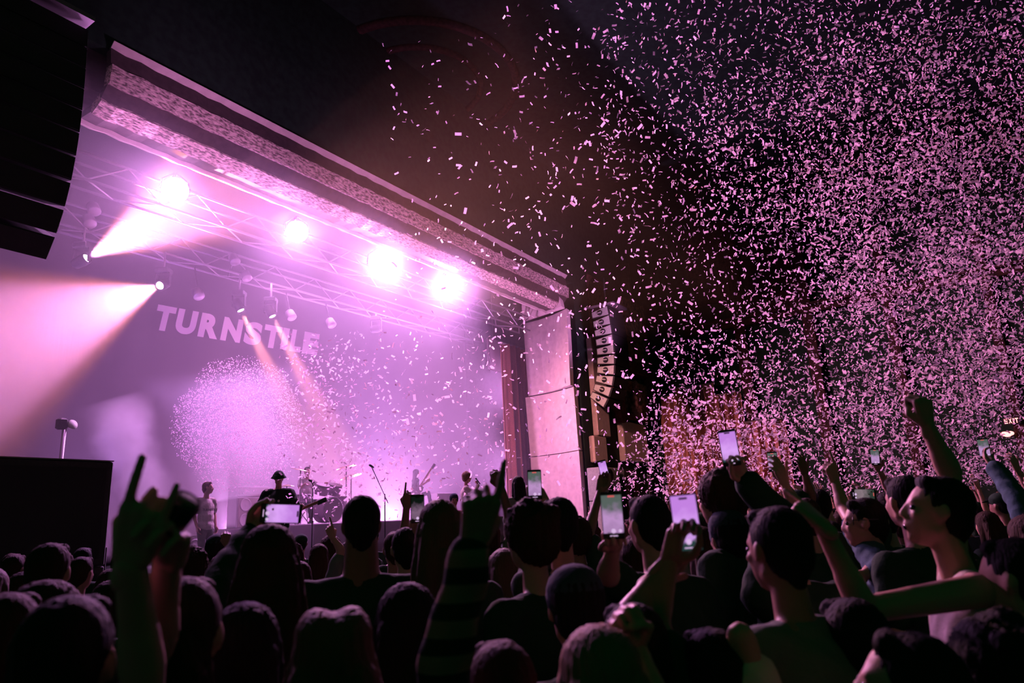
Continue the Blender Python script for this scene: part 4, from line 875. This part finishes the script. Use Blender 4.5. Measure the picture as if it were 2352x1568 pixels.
# ---------------------------------------------------------------- performers and their gear
def on_stage(px, py, dep): return at(px, py, dep)
pp = at(478, 1120, 13.8)
perf = person('performer in a white tee and dark trousers standing in profile at the near side', pp, 122, yaw=-45, hair='short', hcol='fair', top='white', legs='grey', vox=.011, eyes=True, feet_z=STZ)
_c = bpy.data.curves.new('shirt_lettering', 'FONT'); _c.body = 'TURNSTILE'; _c.size = .062; _c.extrude = .002; _c.offset = .002; _c.align_x = 'CENTER'; _c.materials.append(CL['grey'])
_x = bpy.data.objects.new('x', _c); COL.objects.link(_x); _m = bpy.data.meshes.new_from_object(_x.evaluated_get(bpy.context.evaluated_depsgraph_get())); bpy.data.objects.remove(_x)
_o = bpy.data.objects.new('shirt_lettering', _m); COL.objects.link(_o); _o.parent = perf; _o.location = (0, .098, pp.z - STZ - .45); _o.rotation_euler = (PI / 2, 0, PI)
pp = at(640, 1098, 12.0)
person('guitarist in a bucket hat and dark patterned shirt facing the crowd', pp, 170, hair='hat', hcol='black', top='print', legs='black', vox=.011, eyes=True, feet_z=STZ, build=1.22, tilt=-14,
       arms={'R': (pp + Vector((-.34, -.05, -.55)), pp + Vector((-.12, -.22, -.72)), 'relax', pp + Vector((.0, -.24, -.75)), Vector((0, 1, 0))), 'L': (pp + Vector((.36, -.05, -.55)), pp + Vector((.42, -.3, -.55)), 'grip', pp + Vector((.5, -.34, -.5)), Vector((0, 1, .3)))})
def guitar(label, c, R, col):
    t = thing('electric_guitar', label, 'guitar', c); t.rotation_euler = R.to_euler()
    pts = [(.0, .2), (.12, .18), (.15, .06), (.1, -.03), (.13, -.12), (.17, -.22), (.1, -.33), (0, -.35), (-.1, -.33), (-.17, -.22), (-.13, -.12), (-.1, -.03), (-.15, .06), (-.14, .2), (-.08, .16)]
    MB().prism(list(reversed(pts)), -.02, .02).build('body', col, t); MB().box((0, .48, .012), (.05, .66, .025), bev=.006).build('neck', mat('guitar_neck', (.25, .14, .07), .4), t)
    MB().box((.012, .87, .01), (.08, .17, .02), bev=.008).build('headstock', col, t); MB().box((0, -.05, .025), (.07, .03, .015)).build('pickup', M_metal, t); MB().box((0, -.2, .025), (.08, .03, .015)).build('bridge', M_metal, t)
    return t
Rg = Matrix.Rotation(math.radians(90), 3, 'X') @ Matrix.Rotation(math.radians(-70), 3, 'Z')
guitar('electric guitar slung across the bucket-hatted guitarist', pp + Vector((.0, -.24, -.72)), Rg, mat('guitar_body_dark', (.05, .05, .045), .3))
# upstage riser
RI = STZ + .8
mb = MB(); a = sv(at(700, 1200, 17)); b = sv(at(1010, 1180, 22)); mb.box(((a[0] + b[0]) / 2 + .3, 2.6, STZ + .4), (abs(b[0] - a[0]) + 2.6, 4.2, .78), bev=.02)
o = stage_obj(mb, 'drum_riser', mat('riser_cloth', (.30, .24, .28), .9)); tag(o, 'low draped riser carrying the drum kit and the far amplifier', 'riser')
gp = at(957, 1086, 22.0); gs, gv, gz = sv(gp); FZ = RI
person('long-haired guitarist in silhouette with one foot up on an amplifier', gp, 60, hair='long', hcol='black', top='black', legs='black', vox=.013, feet_z=FZ, tilt=8,
       knee={'R': (gp + Vector((.36, .0, -.62)), gp + Vector((.42, .0, -1.0)))},
       arms={'L': (gp + Vector((.1, -.2, -.45)), gp + Vector((.34, -.22, -.30)), 'grip', gp + Vector((.42, -.24, -.22)), Vector((0, 1, 0))), 'R': (gp + Vector((-.14, -.2, -.5)), gp + Vector((.06, -.24, -.62)), 'relax', gp + Vector((.12, -.26, -.66)), Vector((0, 1, 0)))})
guitar('electric guitar held up across the silhouetted guitarist', gp + Vector((.06, -.3, -.55)), Matrix.Rotation(math.radians(90), 3, 'X') @ Matrix.Rotation(math.radians(-35), 3, 'Z'), mat('guitar_body_dark', (.05, .05, .045), .3))
def amp(label, c, wd, dp, hts, m1, m2, drivers=2):
    t = thing('amplifier', label, 'amplifier', c, RZ); z = 0
    for i, h in enumerate(hts):
        cb = MB().box((0, 0, z + h / 2), (wd, dp, h - .01), bev=.015).build('cabinet', m1, t); MB().box((0, -dp / 2 - .006, z + h / 2), (wd - .08, .012, h - .08)).build('grille_cloth', m2, cb)
        if h > .5:
            for q in (-.25, .25):
                for r_ in (-.24, .24): MB().lathe([(h * .21, 0), (h * .19, .012), (h * .17, .0), (h * .05, .006)], c=(q * wd, -dp / 2 - .014, z + h * (.5 + r_)), R=Euler((PI / 2, 0, 0)).to_matrix(), n=18).build('speaker_ring', m1, cb)
        else:
            mb = MB(); [mb.lathe([(.018, 0), (.015, .02)], c=(wd * (-.35 + .1 * i_), -dp / 2 - .012, z + h * .3), R=Euler((PI / 2, 0, 0)).to_matrix(), n=8) for i_ in range(1)]; mb.build('knob', M_metal, cb)
        z += h
    return t
M_wamp = mat('white_vinyl', (.75, .66, .72), .6, bump=.2, scale=80); M_wgr = mat('pale_grille_cloth', (.50, .42, .42), .9, bump=.3, scale=120)
q = sv(at(566, 1270, 17.5)); amp('tall white guitar stack with round speakers behind the two near performers', W(q[0], q[1], STZ), .95, .4, (.78, .78, .26), M_wamp, M_wgr)
q = sv(at(418, 1270, 15.0)); amp('bright white cabinet left of the performer in the white tee', W(q[0], q[1], STZ), .6, .4, (.62, .5), M_wamp, M_wamp)
q = sv(at(1008, 1150, 22.2)); amp('far amplifier on the riser under the silhouetted guitarist\'s foot', W(q[0] + .1, q[1], RI), .9, .5, (.45, .36), M_wamp, M_metal)
# drum kit
dk = at(745, 1195, 16.8); q = sv(dk); dk = W(q[0], q[1], RI)
t = thing('drum_kit', 'drum kit on the riser, shells and stands glinting through confetti', 'drum kit', dk, RZ)
M_shell = mat('drum_shell', (.45, .30, .42), .3, spec=.6); M_skin = mat('drum_head', (.75, .66, .72), .6); M_cym = mat('cymbal_brass', (.7, .5, .35), .25, metal=.9)
def drum(name, c, r, h, R):
    o = MB().lathe([(r, -h / 2), (r, h / 2)], c=c, R=R, n=24).build(name, M_shell, t); MB().lathe([(r * .97, h / 2), (r * .97, h / 2 + .01)], c=c, R=R, n=24).build('drum_head', M_skin, o); MB().lathe([(r * 1.04, h / 2 - .02), (r * 1.04, h / 2 + .015), (r * .98, h / 2 + .015)], c=c, R=R, n=24).build('hoop', M_metal, o)
RX = Euler((PI / 2, 0, 0)).to_matrix(); drum('bass_drum', (0, -.1, .30), .29, .42, RX); drum('rack_tom', (-.2, -.12, .78), .16, .22, Euler((.35, 0, 0)).to_matrix()); drum('rack_tom', (.2, -.12, .78), .17, .24, Euler((.35, 0, 0)).to_matrix())
drum('floor_tom', (.6, .2, .42), .21, .4, Matrix.Identity(3)); drum('snare_drum', (-.45, .25, .6), .18, .15, Matrix.Identity(3))
for cx, cy, cz, r, tl in ((-.75, .0, 1.25, .24, .2), (.55, -.15, 1.35, .25, -.2), (.95, .1, 1.15, .27, -.25), (-.85, .35, .9, .18, 0.0)):
    o = MB().tube([(cx, cy, .25), (cx, cy, cz + .04)], .014, 6).build('cymbal_stand', M_metal, t); MB().tube([(cx - .2, cy - .1, 0), (cx, cy, .3), (cx + .2, cy - .1, 0)], .012, 5).build('stand_legs', M_metal, o)
    MB().lathe([(.001, .028), (.04, .026), (.07, .012), (r, -.012), (r, -.015), (.06, .006)], c=(cx, cy, cz), R=Euler((tl, tl * .6, 0)).to_matrix(), n=28).build('cymbal', M_cym, o)
q = sv(dk); dp = W(q[0], q[1] + .65, 0)
person('drummer sitting behind the kit in the haze', Vector((dp.x, dp.y, RI + 1.28)), 150, hair='short', hcol='brown', top='white', legs='black', vox=.014, feet_z=RI,
       knee={'R': (W(q[0] + .22, q[1] + .25, RI + .5), W(q[0] + .2, q[1] + .2, RI + .09)), 'L': (W(q[0] - .25, q[1] + .25, RI + .5), W(q[0] - .25, q[1] + .2, RI + .09))},
       arms={'R': (W(q[0] - .35, q[1] + .5, RI + .85), W(q[0] - .35, q[1] + .3, RI + .95), 'fist', W(q[0] - .35, q[1] + .1, RI + .95), Vector((0, 0, -1))), 'L': (W(q[0] + .35, q[1] + .5, RI + .85), W(q[0] + .3, q[1] + .3, RI + .98), 'fist', W(q[0] + .3, q[1] + .1, RI + .98), Vector((0, 0, -1)))})
st = thing('drum_stool', 'round stool under the drummer', 'stool', dp + Vector((0, 0, RI)), RZ); MB().lathe([(.17, .4), (.18, .43), (.16, .47)], n=20).build('seat', M_case, st)
for a in (0, 2.1, 4.2): MB().tube([(0, 0, .38), (.22 * math.cos(a), .22 * math.sin(a), 0)], .014, 5).build('leg', M_metal, st)
# singer with curls, microphone, surfer, photographer
pp = at(1073, 1096, 17.2); person('curly fair-haired singer in a pale top facing right with a microphone', pp, 80, hair='curly', hcol='blond', top='cream', sleeve='long', legs='grey', vox=.011, eyes=True, feet_z=STZ,
       arms={'R': (pp + Vector((.16, -.2, -.42)), pp + Vector((.27, -.12, -.2)), 'fist', pp + Vector((.24, -.08, -.1)), Vector((-1, 0, 0))), 'L': (pp + Vector((.05, .25, -.5)), pp + Vector((.25, .25, -.35)), 'relax', pp + Vector((.35, .25, -.3)), Vector((0, 0, -1)))})
t = thing('microphone', 'hand microphone held to the curly singer\'s mouth', 'microphone', pp + Vector((.26, -.1, -.1))); t.rotation_euler = (0, math.radians(-35), 0)
MB().lathe([(.012, -.1), (.017, .04)], n=12).build('handle', M_case, t); MB().ell((0, 0, .065), (.026, .026, .03)).build('grille_ball', M_metal, t)
M_std = mat('stand_black', (.05, .05, .05), .4, spec=.5)
def mic_stand(label, px, py0, dep, boom):
    b = at(px, py0, dep); q = sv(b); t = thing('microphone_stand', label, 'microphone stand', W(q[0], q[1], STZ), RZ); h = boom[0]
    MB().tube([(0, 0, 0.02), (0, 0, h)], .013, 6).build('pole', M_std, t); MB().lathe([(.14, 0), (.14, .02), (.02, .03)], n=20).build('base', M_std, t)
    o = MB().tube([(boom[3], 0, boom[4]), (boom[1], 0, boom[2])], .010, 6).build('boom', M_std, t); MB().lathe([(.02, -.08), (.026, .03), (.02, .06)], c=(boom[1], 0, boom[2]), R=Euler((0, -1.2, 0)).to_matrix(), n=12).build('microphone', M_std, o)
mic_stand('boom microphone stand alone in the lilac haze at centre stage', 884, 1150, 15.5, (1.35, -.42, 1.95, .1, 1.15))
mic_stand('thin microphone stand near the drum kit', 718, 1150, 14.2, (1.5, -.05, 1.62, .05, 1.45))
mb = MB(); mb.box((-8, -3.3, .28), (19, .5, .56), bev=.02); bs = stage_obj(mb, 'barrier_step', M_metal); tag(bs, 'low step along the front of the stage where staff stand', 'step')
pp = at(1145, 1146, 13.6); q = sv(pp); pp = W(q[0], -3.3, q[2])
person('photographer in a dark beanie facing the crowd beyond the thin raised fist', W(sv(at(1145, 1146, 13))[0], -3.3, 2.22), 165, hair='beanie', hcol='black', top='rust', vox=.013, eyes=True, feet_z=.56, skin=1)
person('dark-haired fan carried above the crowd in a grey top, seen from behind', at(1189, 1112, 10.5), -20, hair='bob', hcol='black', top='grey', sleeve='long', vox=.013, feet_z=.72)

# ---------------------------------------------------------------- the rest of the crowd
Z0 = Vector((0, 0, 0))
def proto(desc, hair, hcol, top, hz, skin=0, sleeve='short', arms=None): return dict(desc=desc, o=person('x', (0, 0, hz), 0, hair=hair, hcol=hcol, top=top, skin=skin, sleeve=sleeve, arms=arms, vox=.017, hand_vox=.006), used=False, hz=hz)
def v3(*a): return Vector(a)
UPH = v3(0, 1, 0)
PR = {
 'a': proto('short dark hair and a black tee', 'short', 'black', 'black', 1.60), 'b': proto('long brown hair and a dark top', 'long', 'brown', 'dark', 1.52), 'c': proto('a dark cap and a dark green top', 'cap', 'black', 'dark', 1.61, 1),
 'd': proto('curly brown hair and a navy top', 'curly', 'brown', 'navy', 1.56, 2), 'e': proto('a fair bob and long black sleeves', 'bob', 'fair', 'black', 1.53, 0, 'long'), 'f': proto('cropped brown hair and a grey tee', 'short', 'brown', 'grey', 1.63, 1),
 'g': proto('a right fist raised', 'short', 'black', 'dark', 1.60, 0, 'short', {'R': (v3(.27, .12, 1.62), v3(.22, .16, 1.87), 'fist', v3(.22, .17, 2.0), UPH)}),
 'h': proto('both open hands raised', 'short', 'brown', 'black', 1.58, 0, 'short', {'R': (v3(.3, .15, 1.55), v3(.24, .2, 1.80), 'open', v3(.25, .22, 1.95), UPH), 'L': (v3(-.3, .15, 1.57), v3(-.27, .2, 1.82), 'open', v3(-.29, .22, 1.95), UPH)}),
 'i': proto('a left hand pointing up', 'curly', 'black', 'rust', 1.57, 2, 'short', {'L': (v3(-.24, .2, 1.60), v3(-.2, .3, 1.84), 'point', v3(-.2, .36, 2.0), UPH)}),
 'j': proto('a horned hand raised', 'long', 'black', 'black', 1.54, 0, 'short', {'R': (v3(.25, .12, 1.58), v3(.2, .17, 1.84), 'horns', v3(.2, .2, 2.0), UPH)}),
 'k': proto('a phone held up in the right hand', 'short', 'black', 'denim', 1.59, 1, 'long', {'R': (v3(.25, .2, 1.5), v3(.14, .33, 1.72), 'grip', v3(.12, .35, 1.85), v3(0, -1, 0))}),
 'l': proto('two arms thrown up', 'bob', 'brown', 'grey', 1.53, 0, 'short', {'R': (v3(.22, .08, 1.66), v3(.16, .1, 1.92), 'claw', v3(.15, .12, 2.05), UPH), 'L': (v3(-.24, .08, 1.64), v3(-.26, .1, 1.90), 'open', v3(-.29, .12, 2.05), UPH)}),
}
finish_people()
def to_px(p):
    q = Vector(p) - CAM; z = q.dot(_f); return 1176 + FPX * q.dot(_r) / z, 784 - FPX * q.dot(_u) / z, z
taken = [(t.location.x, t.location.y) for t in bpy.data.objects if t.name.startswith('person') and t.get('label') != 'x']
def zone(px, dep):
    d = 'far' if dep > 11 else ('mid' if dep > 6.5 else 'near')
    n = {'far': 'far rows', 'mid': 'middle rows', 'near': 'nearer rows'}[d]
    w = 'below black cabinet' if px < 330 else 'before near stage edge' if px < 760 else 'before centre stage' if px < 1160 else 'below cream jamb' if px < 1480 else 'under salmon drapes' if px < 1800 else 'under thickest confetti' if px < 2120 else 'right edge under confetti'
    return n, w
cnt = 0; rg = random.Random(21); row = 0; ys = 3.3
while ys < 27:
    st = .60 + .022 * ys; xs = -ys * .86 - 1.2 + (row % 2) * st / 2
    while xs < ys * .86 + 1.2:
        x = xs + rg.uniform(-.12, .12); y = ys + rg.uniform(-.12, .12); xs += st
        s, v, _ = sv((x, y, 0))
        if v > -4.0 or s > 5.0: continue
        if -21.6 < s < -17.6 and v > -3.1 and v < .5: continue
        px, py, dep = to_px((x, y, 1.6))
        if px < -60 or px > 2420: continue
        if any((x - a) ** 2 + (y - b) ** 2 < .20 for a, b in taken): continue
        kinds = 'abcdefabcdef'; up_p = .0 if px < 1180 else (.18 if px < 1500 else .42)
        if dep < 4.3: up_p *= .3
        k = rg.choice('ghijkl') if rg.random() < up_p else rg.choice('abcdef')
        if 860 < px < 1180 and k not in 'abcdef': k = 'a'
        P = PR[k]; sc = rg.uniform(.94, 1.035)
        if px < 1250: sc = min(sc, 1.0)
        tgt = W(-9, 3, 0) if px < 1500 else W(-5, 3, 0); az = -math.degrees(math.atan2(tgt.y - y, tgt.x - x)) + 90 + rg.uniform(-14, 14)
        o = copy_tree(P['o']) if P['used'] else P['o']; P['used'] = True
        o.location = (x, y, 0); o.rotation_euler = (0, 0, -math.radians(az)); o.scale = (sc, sc, sc)
        n, w = zone(px, dep); raised = k in 'ghijkl'
        o['label'] = 'fan with %s, %s, %s' % (P['desc'], n, w); o['group'] = 'crowd %s %s' % (n, w); cnt += 1; taken.append((x, y))
        if k == 'k':
            R = Matrix.Rotation(-math.radians(az), 3, 'Z'); c = Vector((x, y, 0)) + (R @ v3(.10, .30, 1.85)) * sc
            phone('small phone held up in the %s %s' % (n, w), c, .148, scr=rg.choice((0, 1, 2)), roll=rg.uniform(-8, 8), face=Vector((x, y, 1.6)) - (R @ v3(0, 1.5, 0)), group='phones held up in the crowd')
    ys += st * .86; row += 1
byl = {}
for o in bpy.data.objects:
    if o.parent is None and o.name.startswith('person') and o.get('group'): byl.setdefault(o['label'], []).append(o)
for lb, os_ in byl.items():
    if len(os_) > 1:
        os_.sort(key=lambda o: to_px(o.location + Vector((0, 0, 1.6)))[0]); n = len(os_)
        wd = ['leftmost', 'rightmost'] if n == 2 else ['leftmost', 'middle', 'rightmost'] if n == 3 else (['leftmost', 'second', 'third', 'fourth', 'fifth', 'sixth', 'seventh'][:n - 1] + ['rightmost'])
        lb = lb.replace('right edge under confetti', 'right edge').replace('thickest confetti', 'confetti').replace(' in the right hand', '').replace('before near stage edge', 'near stage edge').replace('a left hand pointing', 'left hand pointing')
        for o, w_ in zip(os_, wd): o['label'] = w_ + ' ' + lb
for P in PR.values():
    if not P['used']:
        for c in list(P['o'].children): bpy.data.objects.remove(c)
        bpy.data.objects.remove(P['o'])
for o in bpy.data.objects:
    if '_hz' in o: del o['_hz']
cd.dof.use_dof = True; cd.dof.focus_distance = 13.0; cd.dof.aperture_fstop = 2.8
